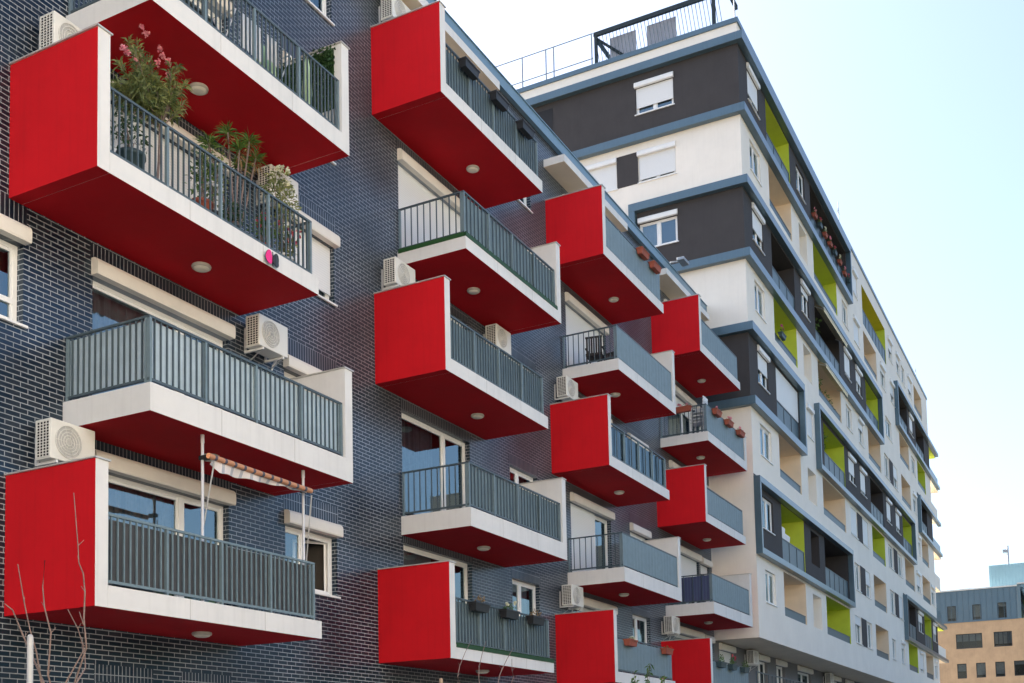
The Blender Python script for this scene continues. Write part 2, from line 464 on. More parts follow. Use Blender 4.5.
holes = []; wins = []
COLS = range(4)
for j in COLS:
    for row in range(5):
        zf = zfl(row)
        xd = [3.68, 12.35, 21.33, 30.10][j]
        wins.append(('door', j, row, xd, zf+.02, 3.05, 2.13))
        xw = [8.28, 17.52, 26.02, 0][j]
        if j < 3: wins.append(('win', j, row, xw, zf+.92, 1.62, 1.20))
        else: wins.append(('winn', j, row, 33.35, zf+.92, 1.1, 1.20))
wins.append(('left', 0, 3, .85, zfl(3)+.92, 1.57, 1.20))
for k, (x, w) in enumerate(((3.8, 1.1), (5.63, 1.1), (12.6, 1.1), (14.4, 1.1), (21.6, 1.1), (23.4, 1.1), (30.3, 1.1), (32.0, 1.1))):
    wins.append(('ground', 0, 9, x, 1.55, w, 1.52))
wins = [(n, j, r, x, z, w, h+(.28 if (n == 'door' and j == 1 and r in (2, 3, 4)) else .26 if (n == 'win' and ((j == 1 and r in (0, 2, 3, 4)) or (j == 2 and r == 4))) else 0)) for n, j, r, x, z, w, h in wins]
for w_ in wins: holes.append((w_[3], w_[3]+w_[5], w_[4], w_[4]+w_[6], .24))
mb = MB()
wall_cells(mb, -14, X1-.002, 0, 19.8, holes, lambda u, d, z: (u, d, z), lambda u, z: 0, extra_u=[-8, -4, 0])
mb.quad((-14, 0, 0), (-14, 0, 19.8), (-14, 13, 19.8), (-14, 13, 0))
mb.quad((-14, 13, 0), (-14, 13, 19.8), (X1-.002, 13, 19.8), (X1-.002, 13, 0))
mb.build('wall', [M['brick']], brick, origin=BO)
mb = MB(); mb.box(-14.1, X1-.004, -.02, 13.1, 19.8, 19.86); mb.build('roof', [M['roofdark']], brick, origin=BO)
mb = MB(); mb.box(-14.15, X1-.006, -.16, -.024, 19.70, 20.0); mb.box(-14.15, X1-.006, -.19, .1, 20.0, 20.03)
mb.build('roof_flashing', [M['blue_l']], brick, origin=BO)
# soldier courses above the openings
for n, j, row, x, z, w, h in wins:
    mb = MB()
    hb = .30 if n != 'ground' else 0
    nb = h in (2.13+.28, 1.2+.26)
    if n == 'door' or n in ('win', 'left', 'winn'): z0, z1 = z+h+(.02 if nb else .27), z+h+(.27 if nb else .63)
    else: z0, z1 = z+h+.02, z+h+.28
    if n == 'door': z1 = min(z1, zfl(row)+2.66)
    if z1-z0 < .1: z1 = z0+.2
    x1 = min(x+w+.05, X1-.01)
    mb.box(x-.05, x1, -.004, -.0005, z0, z1)
    mb.build('lintel', [M['soldier']], brick, origin=BO)

SHUT = {(0, 2): .97, (1, 1): .95, (2, 1): .95, (2, 3): .97, (2, 0): .3, (1, 2): .0, (3, 1): .2, (3, 3): .4}
for n, j, row, x, z, w, h in wins:
    L = bl(x, 0, z)
    if n == 'door':
        drop = SHUT.get((j, row), 0)
        box = not (j == 1 and row in (2, 3, 4))
        cur = {(0, 3): 'curtain', (0, 4): 'curtain', (1, 3): 'curtain', (1, 4): 'curtain_white', (2, 3): None, (1, 1): 'curtain_white'}.get((j, row), 'curtain')
        cut = {(0, 3): (0, .62), (0, 4): (0, .66), (1, 4): (.0, .55)}.get((j, row), (0, .6))
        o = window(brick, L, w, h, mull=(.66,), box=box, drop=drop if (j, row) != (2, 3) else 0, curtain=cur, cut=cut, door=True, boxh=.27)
        if (j, row) == (2, 3):
            mb = MB(); mb.box(.05, w*.66-.05, .085, .11, .02, h); mb.build('roller_shutter', M['blind'], o)
    elif n in ('win', 'winn', 'left'):
        if n == 'win':
            box = not (j == 1 and row in (0, 2, 3, 4)) and not (j == 2 and row == 4)
            drop = {(0, 2): .8, (2, 3): .75}.get((j, row), 0.0)
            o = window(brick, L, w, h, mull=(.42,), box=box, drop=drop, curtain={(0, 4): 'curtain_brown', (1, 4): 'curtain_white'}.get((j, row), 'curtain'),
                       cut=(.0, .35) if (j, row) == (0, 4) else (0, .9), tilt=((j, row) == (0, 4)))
        elif n == 'winn':
            window(brick, L, w, h, mull=(), drop=.25 if row % 2 else .0, curtain='curtain')
        else:
            window(brick, L, w, h, mull=(.4,), transom=.30, curtain='curtain_brown', cut=(.3, 1), drop=0)
    else:
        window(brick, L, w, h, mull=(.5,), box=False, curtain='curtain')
# canopies above the top balconies
for j in COLS:
    mb = MB(); x0 = XP[j]-.05
    mb.box(x0, x0+4.86, -.66, -.003, 18.86, 19.08, 0, fm={'d': 1, 'u': 2})
    o = mb.build('canopy', [M['white'], M['beige'], M['metal_cap']], brick, origin=BO)

# ---- balconies
def railing(o, segs, org, name='railing', step=.115, mat='rail', bw=.0095, h=1.0, post=1.15, postmat=None):
    """segs: list of (x0,y0,x1,y1), z from org[2]"""
    mb = MB(); z = org[2]
    for (xa, ya, xb, yb) in segs:
        L = math.hypot(xb-xa, yb-ya); ux, uy = (xb-xa)/L, (yb-ya)/L
        n = max(1, int(round(L/step)))
        def bar(t, half, dep, z0, z1, m=0):
            cx, cy = xa+ux*t, ya+uy*t
            if abs(ux) > .5: mb.box(cx-half, cx+half, cy-dep, cy+dep, z0, z1, m)
            else: mb.box(cx-dep, cx+dep, cy-half, cy+half, z0, z1, m)
        for i in range(1, n): bar(L*i/n, bw, .013, z+.09, z+h-.035)
        np_ = max(1, int(round(L/post)))
        for i in range(np_+1): bar(min(max(L*i/np_, .025), L-.025), .020, .026, z+.0, z+h-.036, 1)
        if abs(ux) > .5:
            mb.box(xa, xb, ya-.022, ya+.022, z+h-.034, z+h); mb.box(xa, xb, ya-.021, ya+.021, z+.05, z+.088)
        else:
            y0, y1 = min(ya, yb), max(ya, yb)
            mb.box(xa-.022, xa+.022, y0, y1, z+h-.033, z+h-.001); mb.box(xa-.021, xa+.021, y0, y1, z+.051, z+.087)
    return mb.build(name, [M[mat], M[postmat or 'rail_light']], o, origin=org)

def screen(o, x0, y0, x1, y1, z0, z1, mat, org, inset=.035):
    mb = MB()
    if abs(x1-x0) > abs(y1-y0):
        n = max(2, int((x1-x0)/.12)); ph = rnd.random()*6
        yy = lambda x: y0+inset+.004*math.sin(x*23+ph)
        for i in range(n):
            a = x0+(x1-x0)*i/n; b = x0+(x1-x0)*(i+1)/n
            mb.quad((a, yy(a), z0), (b, yy(b), z0), (b, yy(b), z1), (a, yy(a), z1)); mb.sm[-1] = True
            mb.quad((a, yy(a)+.004, z0), (a, yy(a)+.004, z1), (b, yy(b)+.004, z1), (b, yy(b)+.004, z0)); mb.sm[-1] = True
    else:
        mb.box(x0+inset, x0+inset+.004, min(y0, y1), max(y0, y1), z0, z1)
    return mb.build('privacy_screen', [M[mat]], o, origin=org)

def lamp(o, x, y, z, org):
    mb = MB()
    mb.lathe([(.150, 0), (.158, -.02), (.150, -.045), (.13, -.05)], (x, y, z), 24, 1, cap=False)
    mb.lathe([(.131, -.046), (.118, -.066), (.08, -.078), (.03, -.083)], (x, y, z), 24, 0)
    return mb.build('ceiling_lamp', [M['lamp'], M['lampring']], o, origin=org)

DZO = {1: .05, 3: -.03}
BAL = {
 # (col,row): (front screen, side screen, step)
 (0, 1): (None, None, .10), (0, 2): (None, None, .115), (0, 3): ('screen_pale', 'screen_pale', .12), (0, 4): ('screen_dark', None, .115),
 (1, 0): ('screen', None, .12), (1, 1): ('screen', None, .17), (1, 2): ('screen', None, .12), (1, 3): ('screen', None, .15), (1, 4): ('screen', None, .13),
 (2, 0): ('screen', None, .17), (2, 1): ('screen', None, .17), (2, 2): ('screen_glass', None, .6), (2, 3): ('screen', None, .19), (2, 4): ('screen', None, .3),
 (3, 0): ('screen', None, .2), (3, 1): ('screen', None, .15), (3, 2): ('screen', None, .25), (3, 3): ('screen', 'screen_violet', .3), (3, 4): ('screen', None, .3),
 (0, 0): (None, None, .10)}
BLAB = {
 (0, 0): 'topmost left balcony with a solid red side and open bars',
 (0, 1): 'uppermost left balcony with a white end wall and open bars',
 (0, 2): 'red sided balcony crowded with potted plants behind open bars',
 (0, 3): 'white balcony wrapped in pale blue screening',
 (0, 4): 'red sided balcony with charcoal screening and a striped awning',
 (1, 0): 'topmost red sided balcony with three black planters on its rail',
 (1, 1): 'balcony edged with dark green turf under the top red balcony',
 (1, 2): 'red sided balcony below the turf edged one',
 (1, 3): 'white balcony in front of the big mirror bright door',
 (1, 4): 'red sided balcony with three black planters of dried plants low down',
 (2, 0): 'top red sided balcony with two terracotta planters by the roof edge',
 (2, 1): 'white balcony with a dark chair behind open side bars',
 (2, 2): 'red sided balcony with see through dark glazing',
 (2, 3): 'white balcony in front of a closed white shutter, low in the third column',
 (2, 4): 'low red sided balcony with two terracotta planters',
 (3, 0): 'top red sided balcony next to the tall block',
 (3, 1): 'balcony with terracotta planters and stacked chairs',
 (3, 2): 'red sided balcony against the pale wall of the tall block',
 (3, 3): 'white balcony with a violet blue side screen',
 (3, 4): 'lowest red sided balcony with green planters, by the overhang'}
def balcony(j, row):
    zf = zfl(row); P = row % 2 == 0
    fs, ss, step = BAL[(j, row)]
    light = (j, row) in ((0, 3),)
    if P:
        x0, x1 = XP[j], XP[j]+LB; zb = zf-.30; org = (x0, 0, zf)
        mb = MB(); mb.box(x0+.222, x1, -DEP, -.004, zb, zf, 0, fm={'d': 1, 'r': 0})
        o = mb.build('balcony', [M['white'], M['red_soffit_shade'], M['paving']], brick, origin=org)
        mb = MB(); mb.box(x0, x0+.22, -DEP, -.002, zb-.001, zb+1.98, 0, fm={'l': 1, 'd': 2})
        mb.build('side_panel', [M['white'], M['red'], M['red_soffit_shade']], o, bevel=.003, origin=org)
        mb = MB(); mb.box(x0-.025, x0+.245, -DEP-.025, .0, zb+1.982, zb+2.002)
        mb.build('coping', [M['metal_cap']], o, origin=org)
        xa, xb = x0+.24, x1-.09
        railing(o, [(xa, -1.67, xb, -1.67), (xb-.025, -1.64, xb-.025, -.02)], (x0, 0, zf), step=step, mat='rail_light' if (j, row) == (0, 4) else 'rail')
        if fs: screen(o, xa, -1.67, xb-.03, -1.67, zf+.09, zf+.93, fs, org, .035 if j < 2 or fs == 'screen_glass' else -.028)
        lamp(o, x0+3.0, -.83, zb-.001, org)
        xs = [x0+1.75, x0+3.35]
        zt = zb
    else:
        x0, x1 = XO[j], XO[j]+LB-.01; zb = zf-.38+DZO[row]; org = (x0, 0, zf)
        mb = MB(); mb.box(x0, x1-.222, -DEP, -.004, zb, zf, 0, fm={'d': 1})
        o = mb.build('balcony', [M['white'], M['red_soffit_shade'], M['paving']], brick, origin=org)
        wt = zb+2.04 if not (j == 3 and row == 1) else zf+.98
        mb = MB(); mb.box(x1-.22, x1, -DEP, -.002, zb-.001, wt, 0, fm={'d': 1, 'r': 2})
        mb.build('end_wall', [M['white'], M['red_soffit_shade'], M['red']], o, bevel=.003, origin=org)
        mb = MB(); mb.box(x1-.245, x1+.025, -DEP-.025, .0, wt+.002, wt+.022)
        mb.build('coping', [M['metal_cap']], o, origin=org)
        xa, xb = x0+.03, x1-.235
        railing(o, [(xa, -1.69, xb, -1.69), (xa+.025, -1.66, xa+.025, -.02)], (x0, 0, zf), step=step, postmat='rail_light')
        if fs: screen(o, xa+.05, -1.69, xb-.01, -1.69, zf+.06, zf+.95, fs, org, .035 if j < 2 else -.028)
        if ss: screen(o, xa+.025, -1.62, xa+.025, -.05, zf+.06, zf+.95, ss, org)
        lamp(o, x0+(1.95 if row == 1 else 2.2), -.85, zb-.001, org)
    o.location = bl(*org)
    for q in ((.36, .70) if P else (.30, .66)):
        mb = MB(); mb.box(x0+LB*q-.004, x0+LB*q+.004, -DEP-.0015, -DEP+.01, zb+.003, zf-.003); mb.build('joint', [M['joint']], o, origin=org)
    o['label'] = BLAB[(j, row)]
    return o
for j in COLS:
    for row in range(5): balcony(j, row)

# ------------------------------------------------------------------ air conditioners
def make_ac():
    t = empty('air_conditioner')
    mb = MB(); mb.box(0, .80, -.44, -.12, 0, .58); mb.build('casing', [M['ac']], t, bevel=.012)
    mb = MB(); mb.box(-.004, -.0005, -.42, -.15, .03, .55, 0)
    for k in range(5): mb.box(-.012, -.004, -.42+.0625*k-.004, -.42+.0625*k+.010, .03, .55, 1)
    for k in range(13): mb.box(-.011, -.004, -.42, -.15, .03+.0425*k-.005, .03+.0425*k+.006, 1)
    mb.build('side_vent', [M['black'], M['ac']], t)
    mb = MB()
    mb.lathe([(.235, .0), (.235, .006)], (0, 0, 0), 32, 0)
    for r in (.05, .095, .14, .185, .235):
        pts = [(r*math.cos(2*math.pi*k/28), r*math.sin(2*math.pi*k/28), .014) for k in range(29)]
        mb.tube(pts, .006, 5, 1, cap=False)
    for k in range(10):
        a = math.pi*2*k/10; mb.tube([(.02*math.cos(a), .02*math.sin(a), .013), (.235*math.cos(a), .235*math.sin(a), .013)], .004, 4, 1)
    mb.v = [(x+.31, -.4405-z, y+.29) for x, y, z in mb.v]
    mb.build('fan_grille', [M['fan'], M['ac']], t)
    for x in (.1, .66):
        mb = MB()
        mb.box(x, x+.04, -.43, 0, -.045, -.003); mb.box(x, x+.04, -.035, 0, -.045, .42)
        mb.tube([(x+.02, -.40, -.03), (x+.02, -.02, -.26)], .012, 5)
        mb.build('bracket', [M['steel']], t)
    mb = MB(); mb.tube([(.72, -.2, .1), (.84, -.16, .05), (.86, -.06, -.02), (.80, -.02, -.2), (.80, .0, -.3)], .022, 6); mb.build('hose', [M['steel']], t)
    return reg(t)
AC0 = make_ac()
ACS = [(2.55, 6.17, 'air conditioner just above the red panel of the lowest left balcony'),
       (2.55, 12.22, 'air conditioner above the upper left red panel beside the oleander'),
       (7.05, 9.28, 'big air conditioner on brick above the pale blue screened balcony'),
       (7.40, 12.22, 'air conditioner behind the rail of the plant filled balcony'),
       (11.52, 12.12, 'air conditioner on top of the red panel below the turf edged balcony'),
       (11.55, 18.15, 'air conditioner above the topmost red panel beside the roof edge'),
       (16.1, 12.22, 'air conditioner behind the screened rail under the turf edged balcony'),
       (20.3, 12.15, 'air conditioner above the red panel of the third column, fan facing out'),
       (20.3, 6.16, 'air conditioner above the low red panel with terracotta planters'),
       (28.65, 6.18, 'air conditioner above the lowest red panel nearest the overhang'),
       (38.9, 5.82, 'air conditioner tucked under the corner of the overhang'),
       (54.2, 5.80, 'air conditioner farthest away beneath the overhang')]
for i, (x, z, lab) in enumerate(ACS):
    o = AC0 if i == 0 else copy_tree(AC0)
    o.location = (x, 0, z); tag(o, lab, 'air conditioner', 'air conditioners on brackets')

# ------------------------------------------------------------------ the tall block
tall = tag(empty('tall_apartment_building', (62, 6, 0)), 'tall ivory and dark grey apartment block with blue frames and lime recesses', 'building')
TO = (62, 6, 0)
def tl(x, y, z): return (x-TO[0], y-TO[1], z-TO[2])
def B(k): return 15.96+2.99*(k-4) if k > 2 else (9.98 if k == 2 else 6.99)
XE = 90.0
WZ0, WH = 1.0, 1.32
W_, LG, OP, PR = 'w', 'l', 'o', 'p'
# (kind, x0, x1, extra)
FL = {
8: [(W_, 36.1, 37.8, .7), (LG, 39.0, 43.15, 'lime', 'd'), (W_, 44.5, 46.2, 0), (LG, 47.4, 56.3, 'dark', 'd'), (W_, 58.2, 59.6, .8), (LG, 61.1, 69.4, 'yellow', 'd'),
    (W_, 70.5, 72.2, .4), (W_, 73.9, 75.5, .3), (W_, 76.2, 77.8, 0), (W_, 79.3, 81.2, .6), (LG, 82.4, 86.6, 'beige', 'w')],
7: [(W_, 36.1, 37.7, 0), (LG, 39.1, 43.1, 'beige', 'w'), (OP, 44.6, 46.25), (LG, 47.6, 53.2, 'lime', 'w'), (W_, 54.6, 56.2, 0), (W_, 57.9, 59.6, .9), (LG, 61, 65.4, 'beige', 'w'),
    (W_, 66.8, 68.6, .2), (W_, 70.6, 72.3, .5), (LG, 74.0, 78.2, 'dark', 'd'), (W_, 79.2, 81.0, .7), (LG, 82.3, 86.9, 'dark', 'd')],
6: [(W_, 36.1, 37.75, .55), (LG, 39.1, 43.2, 'dark', 'd'), (W_, 44.5, 46.1, .2), (LG, 47.4, 53.3, 'dark', 'd'), (W_, 54.6, 56.3, .8), (W_, 57.9, 59.6, .45), (LG, 61, 65.2, 'lime', 'd'),
    (W_, 68.0, 70.4, 0), (LG, 73.8, 78.1, 'beige', 'w'), (W_, 79.3, 81.3, 0), (LG, 82.4, 86.8, 'lime', 'w')],
5: [(W_, 36.05, 37.6, 0), (LG, 39.1, 43.2, 'lime', 'w'), (OP, 44.5, 46.15), (LG, 47.6, 53.1, 'beige', 'w'), (W_, 54.5, 56.1, 0), (W_, 58.0, 59.5, .3), (LG, 61.1, 65.4, 'beige', 'w'),
    (PR, 66.8, 72.1), (LG, 73.8, 78.1, 'beige', 'w'), (W_, 79.2, 80.9, .2), (LG, 83.3, 86.8, 'dark', 'd')],
4: [(W_, 36.1, 37.7, .5), (LG, 39.0, 43.0, 'dark', 'd'), (W_, 44.65, 45.9, .9), (LG, 48.3, 53.4, 'lime', 'd'), (W_, 54.5, 56.3, .6), (W_, 57.9, 59.6, .8), (LG, 61.1, 65.6, 'dark', 'd'),
    (W_, 66.8, 68.5, .8), (W_, 70.5, 72.3, .7), (LG, 73.5, 77.6, 'lime', 'd'), (W_, 81, 82.2, .2), (LG, 82.9, 86.6, 'beige', 'w')],
3: [(W_, 36.05, 37.8, 0), (LG, 39.1, 43.0, 'beige', 'w'), (OP, 44.4, 46.15), (LG, 47.6, 53.1, 'beige', 'w'), (PR, 54.5, 59.7), (LG, 61.05, 65.5, 'lime', 'w'),
    (PR, 66.8, 72.4), (LG, 73.7, 78.1, 'beige', 'w'), (W_, 79.1, 81.1, .6), (LG, 82.3, 86.7, 'beige', 'w'), (W_, 87.1, 89.1, .2)],
2: [(W_, 36.0, 37.65, 0), (LG, 39.0, 43.1, 'lime', 'd'), (OP, 44.45, 46.2), (LG, 47.4, 53.1, 'dark', 'd'), (PR, 55.05, 59.7), (LG, 60.9, 65.2, 'beige', 'w'),
    (PR, 66.7, 71.9), (LG, 74.6, 77.8, 'dark', 'd'), (W_, 79.0, 81.3, .4), (LG, 82.3, 86.2, 'lime', 'd'), (W_, 87.2, 89.2, .5)],
1: [(W_, 36.05, 37.6, 0), (LG, 39.0, 43.0, 'beige', 'w'), (OP, 44.4, 46.2), (LG, 47.3, 53.1, 'lime', 'w'), (PR, 54.5, 59.6), (LG, 60.8, 65.3, 'beige', 'w'),
    (W_, 66.6, 68.0, 0), (W_, 70.3, 71.8, .2), (LG, 73.6, 77.9, 'lime', 'w'), (W_, 78.9, 80.9, .8), (LG, 82.3, 86.4, 'beige', 'w'), (W_, 87.3, 88.9, .2)],
}
DARKX = {8: (X1, 56.5), 6: (X1, 65.4), 4: (X1, 43.2), 2: (X1, 53.3)}
DARK2 = {4: (46.4, 77.8), 7: (72.4, XE), 2: (72.1, XE), 5: (81.5, XE)}
def is_dark(x, z):
    for D in (DARKX, DARK2):
        for k, (a, b) in D.items():
            if a <= x <= b and B(k) < z < (B(k+1)-.02): return True
    return False
fh = []
for k, items in FL.items():
    b = B(k)
    for it in items:
        kd, a, c = it[:3]
        if kd == LG:
            if it[4] == 'd': fh.append((a, c, b+.12, b+2.58, 0))
            else: fh.append((a, c, b+.78, b+2.66, 0))
        elif kd == OP: fh.append((a, c, b+.85, b+2.4, 0))
        elif kd == PR:
            w = (c-a-1.55)/2
            fh.append((a, a+w, b+WZ0, b+WZ0+WH+.2, .12)); fh.append((c-w, c, b+WZ0, b+WZ0+WH+.2, .12))
        else: fh.append((a, c, b+WZ0, b+WZ0+WH, .12))
ZB = 6.47; ZT = 31.45
zcuts = sorted(set([B(k) for k in range(2, 10)] + [B(k)-.02 for k in range(2, 10)]))
xcuts = sorted(set([v for D in (DARKX, DARK2) for ab in D.values() for v in ab if v < XE]))
mb = MB()
wall_cells(mb, X1, XE, ZB, ZT, fh, lambda u, d, z: (u, Y1+d, z), lambda u, z: 1 if is_dark(u, z) else 0, xcuts, zcuts)
mb.build('front_wall', [M['cream'], M['dark']], tall, origin=TO)
# side wall towards the brick house
sh = [(-2.60, -.94, 28.83, 29.98, .12), (-2.56, -.94, 25.87, 27.0, .12), (-5.1, -3.55, 25.87, 27.0, .12), (-2.61, -.95, 22.98, 24.1, .12)]
def sdark(u, z):
    y = -u
    if B(8) < z < B(9): return 1
    if B(6) < z < B(7) and y < 2.78: return 1
    if B(4) < z < B(5): return 1
    return 0
mb = MB()
wall_cells(mb, -14.0, -Y1, ZB, ZT, sh, lambda u, d, z: (X1+d, -u, z), sdark, [-2.78, -.01], zcuts)
mb.build('side_wall', [M['cream'], M['dark']], tall, origin=TO)
mb = MB()
mb.quad((XE, Y1, ZB), (XE, 14, ZB), (XE, 14, ZT), (XE, Y1, ZT)); mb.quad((X1, 14, ZB), (X1, 14, ZT), (XE, 14, ZT), (XE, 14, ZB))
mb.build('end_wall', [M['cream']], tall, origin=TO)
mb = MB(); mb.box(X1-.06, XE+.06, Y1-.06, 14.06, ZT, ZT+.20, 0); mb.build('roof', [M['blue']], tall, origin=TO)
mb = MB(); mb.quad((X1, Y1, ZB), (X1, .05, ZB), (XE, .05, ZB), (XE, Y1, ZB)); mb.build('overhang_soffit', [M['soffit']], tall, origin=TO)

# blue frames and bands
XF8, XF6, XF4, XF2 = 56.6, 65.5, 43.3, 53.4
XB4, XE4, XC7, XC2, XC5 = 46.3, 77.9, 72.3, 72.0, 81.4
XT7, XT2, XT5 = 94.2, 94.4, 93.8
def band(pieces, lab=None):
    mb = MB()
    for (a, b, y0, y1, z0, z1) in pieces: mb.box(a, b, y0, y1, z0, z1)
    o = mb.build('facade_frame', [M['blue']], tall, origin=TO, bevel=.01)
    return o
FP = -2.08
def front_frame(xa, xb, zlo, zhi, left, right, wrap=None, over=0):
    pc = []; T = .34 if wrap else .25; V = .17; U_ = .34
    xs = xa if not wrap else X1-.27
    pc.append((xs, xb+over, FP, Y1, zhi-T, zhi)); pc.append((xs, xb+over, FP, Y1, zlo, zlo+T))
    if left: pc.append((xa, xa+V, FP+.003, Y1, zlo+T, zhi-T))
    if right: pc.append((xb-V, xb, FP+.003, Y1, zlo+T, zhi-T))
    if wrap is not None:
        for (y1_, zz) in wrap: pc.append((X1-.27, X1, Y1, y1_, zz-U_, zz))
    return band(pc)
front_frame(X1, XF8, B(8)-.34, B(9), False, True, [(14, B(9)), (14, B(8))])
front_frame(X1, XF6, B(6)-.34, B(7), False, True, [(2.98, B(7)), (2.98, B(6))])
band([(X1-.27, X1, 2.70, 2.98, B(6), B(7)-.34)])
front_frame(X1, XF4, B(4)-.34, B(5), False, True, [(-.002, B(5)), (-.002, B(4))])
front_frame(X1-.02, XF2, 9.74, 12.83, True, True)
front_frame(XB4, XE4, B(4)-.25, B(5), True, True)
front_frame(XC7, XT7, B(7)-.25, B(8)-.1, True, False)
front_frame(XC2, XT2, 9.70, 12.80, True, False)
front_frame(XC5, XT5, B(5)-.2, B(6)-.3, True, False)
# balconies round the far end
for k, xb in ((2, 95.2), (3, 93.2), (4, 93.6), (5, 95.0), (6, 94.0), (7, 95.4)):
    zf = B(k)
    mb = MB(); mb.box(XE+.002, xb, Y1+.02, 1.5, zf-.22, zf-.01, 0, fm={'d': 1})
    o = mb.build('end_balcony', [M['cream'], M['beige']], tall, origin=TO)
    mb = MB(); mb.box(XE+.004, xb-.01, Y1+.03, Y1+.09, zf-.01, zf+.95); mb.box(xb-.07, xb-.01, Y1+.09, 1.48, zf-.01, zf+.95)
    mb.build('parapet', [M['blue'] if k in (3, 5, 7) else M['cream']], o, origin=TO)

for za, zb_ in ((B(7)-.02, B(8)-.35), (10.0, 12.5)):
    mb = MB(); mb.box(XE+.003, 93.2, -.4, -.2, za, zb_, 0); mb.box(XE+.003, 94.5, Y1+.02, 1.4, zb_-.02, zb_+.2, 2, fm={'d': 1})
    mb.build('end_bay', [M['dark'], M['lime'], M['blue']], tall, origin=TO)
# windows of the block, its recessed loggias, openings and dark panels
def tall_window(x, z, w, h, drop, rz=0, loc=None, box=True, mull=(.5,), cur='curtain'):
    return window(tall, loc or tl(x, Y1, z), w, h, rz=rz, mull=mull, box=box, drop=drop, curtain=cur, cut=(0, .45), depth=.08, room=.5, boxh=.24, proud=.10, boxmat='pvc')
LOGM = {'lime': 'lime', 'yellow': 'yellow', 'beige': 'beige', 'dark': 'dark'}
for k, items in FL.items():
    b = B(k)
    for it in items:
        kd, a, c = it[:3]
        if kd == W_: tall_window(a, b+WZ0, c-a, WH, it[3], box=it[3] > 0)
        elif kd == PR:
            w = (c-a-1.55)/2
            tall_window(a, b+WZ0, w, WH+.2, rnd.choice((0, .3, .9)), box=False, mull=(.5,)); tall_window(c-w, b+WZ0, w, WH+.2, rnd.choice((0, .9, .5)), box=False, mull=(.5,))
            mb = MB(); mb.box(a+w+.002, c-w-.002, Y1-.012, Y1-.001, b+WZ0-.03, b+WZ0+WH+.23)
            mb.build('dark_panel', [M['dark']], tall, origin=TO)
        elif kd == OP:
            z0, z1 = b+.85, b+2.4; d = 1.1; y0, y1 = Y1, Y1+d; lm = 1 if is_dark((a+c)/2, b+1) else 0
            mb = MB()
            mb.quad((a, y0, z0), (a, y1, z0), (a, y1, z1), (a, y0, z1), lm); mb.quad((c, y0, z0), (c, y0, z1), (c, y1, z1), (c, y1, z0), lm)
            mb.quad((a, y0, z1), (a, y1, z1), (c, y1, z1), (c, y0, z1), lm); mb.quad((a, y0, z0), (c, y0, z0), (c, y1, z0), (a, y1, z0), lm)
            mb.quad((a, y1, z0), (c, y1, z0), (c, y1, z1), (a, y1, z1), lm)
            mb.build('recess', [M['cream'], M['dark']], tall, origin=TO)
        else:
            dk = it[4] == 'd'
            z0, z1 = (b+.12, b+2.58) if dk else (b+.78, b+2.66)
            d = 1.7; y0, y1 = Y1, Y1+d; zf = b+.02
            ceil = {'lime': 1, 'yellow': 2, 'beige': 0, 'dark': 3}[it[3]]; sidem = {'lime': 1, 'yellow': 1, 'beige': 0, 'dark': 3}[it[3]]
            mb = MB()
            mb.quad((a, y0, zf), (a, y1, zf), (a, y1, z1), (a, y0, z1), sidem); mb.quad((c, y0, zf), (c, y0, z1), (c, y1, z1), (c, y1, zf), sidem)
            mb.quad((a, y0, z1), (a, y1, z1), (c, y1, z1), (c, y0, z1), ceil); mb.quad((a, y0+.02, zf), (c, y0+.02, zf), (c, y1, zf), (a, y1, zf), 4)
            mb.quad((a, y1, zf), (c, y1, zf), (c, y1, z1), (a, y1, z1), sidem)
            if not dk: mb.quad((a, y0+.15, zf), (a, y0+.15, z0), (c, y0+.15, z0), (c, y0+.15, zf), 4)
            o = mb.build('loggia', [M['beige'], M['lime'], M['yellow'], M['dark'], M['cream']], tall, origin=(a, y0, b))
            o.location = tl(a, y0, b)
            mb = MB()
            if dk:
                mb.box(0, c-a, .05, .07, .10, 1.10, 0); mb.box(0, c-a, .03, .085, 1.10, 1.14, 1); mb.box(0, c-a, .035, .05, .12, .17, 1)
                n = max(1, int((c-a)/1.1))
                for i in range(n+1):
                    x = min(max((c-a)*i/n, .03), c-a-.03); mb.box(x-.025, x+.025, .028, .05, .17, 1.10, 1)
            else:
                mb.box(0, c-a, .06, .08, .785, 1.15, 0); mb.box(0, c-a, .04, .10, 1.15, 1.18, 1)
            mb.build('balustrade', [M['screen_tall'], M['rail']], o)
            # a glazed door in the back wall
            mb = MB(); w = min(2.0, (c-a)*.45); x0 = (c-a)*.12; yb = d-.03
            mb.box(x0, x0+w, yb, d-.002, .05, .12); mb.box(x0, x0+w, yb, d-.002, 2.15, 2.22)
            for x in (x0, x0+w*.55, x0+w-.07): mb.box(x, x+.07, yb+.001, d-.003, .12, 2.15)
            mb.box(x0+.07, x0+w-.07, d-.015, d-.004, .12, 2.15, 1)
            mb.build('loggia_door', [M['pvc'], M['blackglass']], o)
# side windows (towards the brick house)
for (y, z, h, drop, w) in ((2.60, 28.83, 1.16, .72, 1.66), (2.56, 25.87, 1.13, .85, 1.62), (5.1, 25.87, 1.13, .95, 1.55), (2.61, 22.98, 1.13, .0, 1.66)):
    tall_window(0, z, w, h, drop, rz=R(-90), loc=tl(X1, y, z), cur='curtain_white')
mb = MB(); mb.box(X1-.012, X1-.001, 2.575, 3.535, 25.87, 27.24); mb.build('dark_panel', [M['dark']], tall, origin=TO)
mb = MB(); mb.box(X1-.012, X1-.001, 6.45, 7.5, 28.4, 30.3); mb.build('dark_door_recess', [M['black']], tall, origin=TO)  # flat black sheet stands in for the dark inside of a door recess
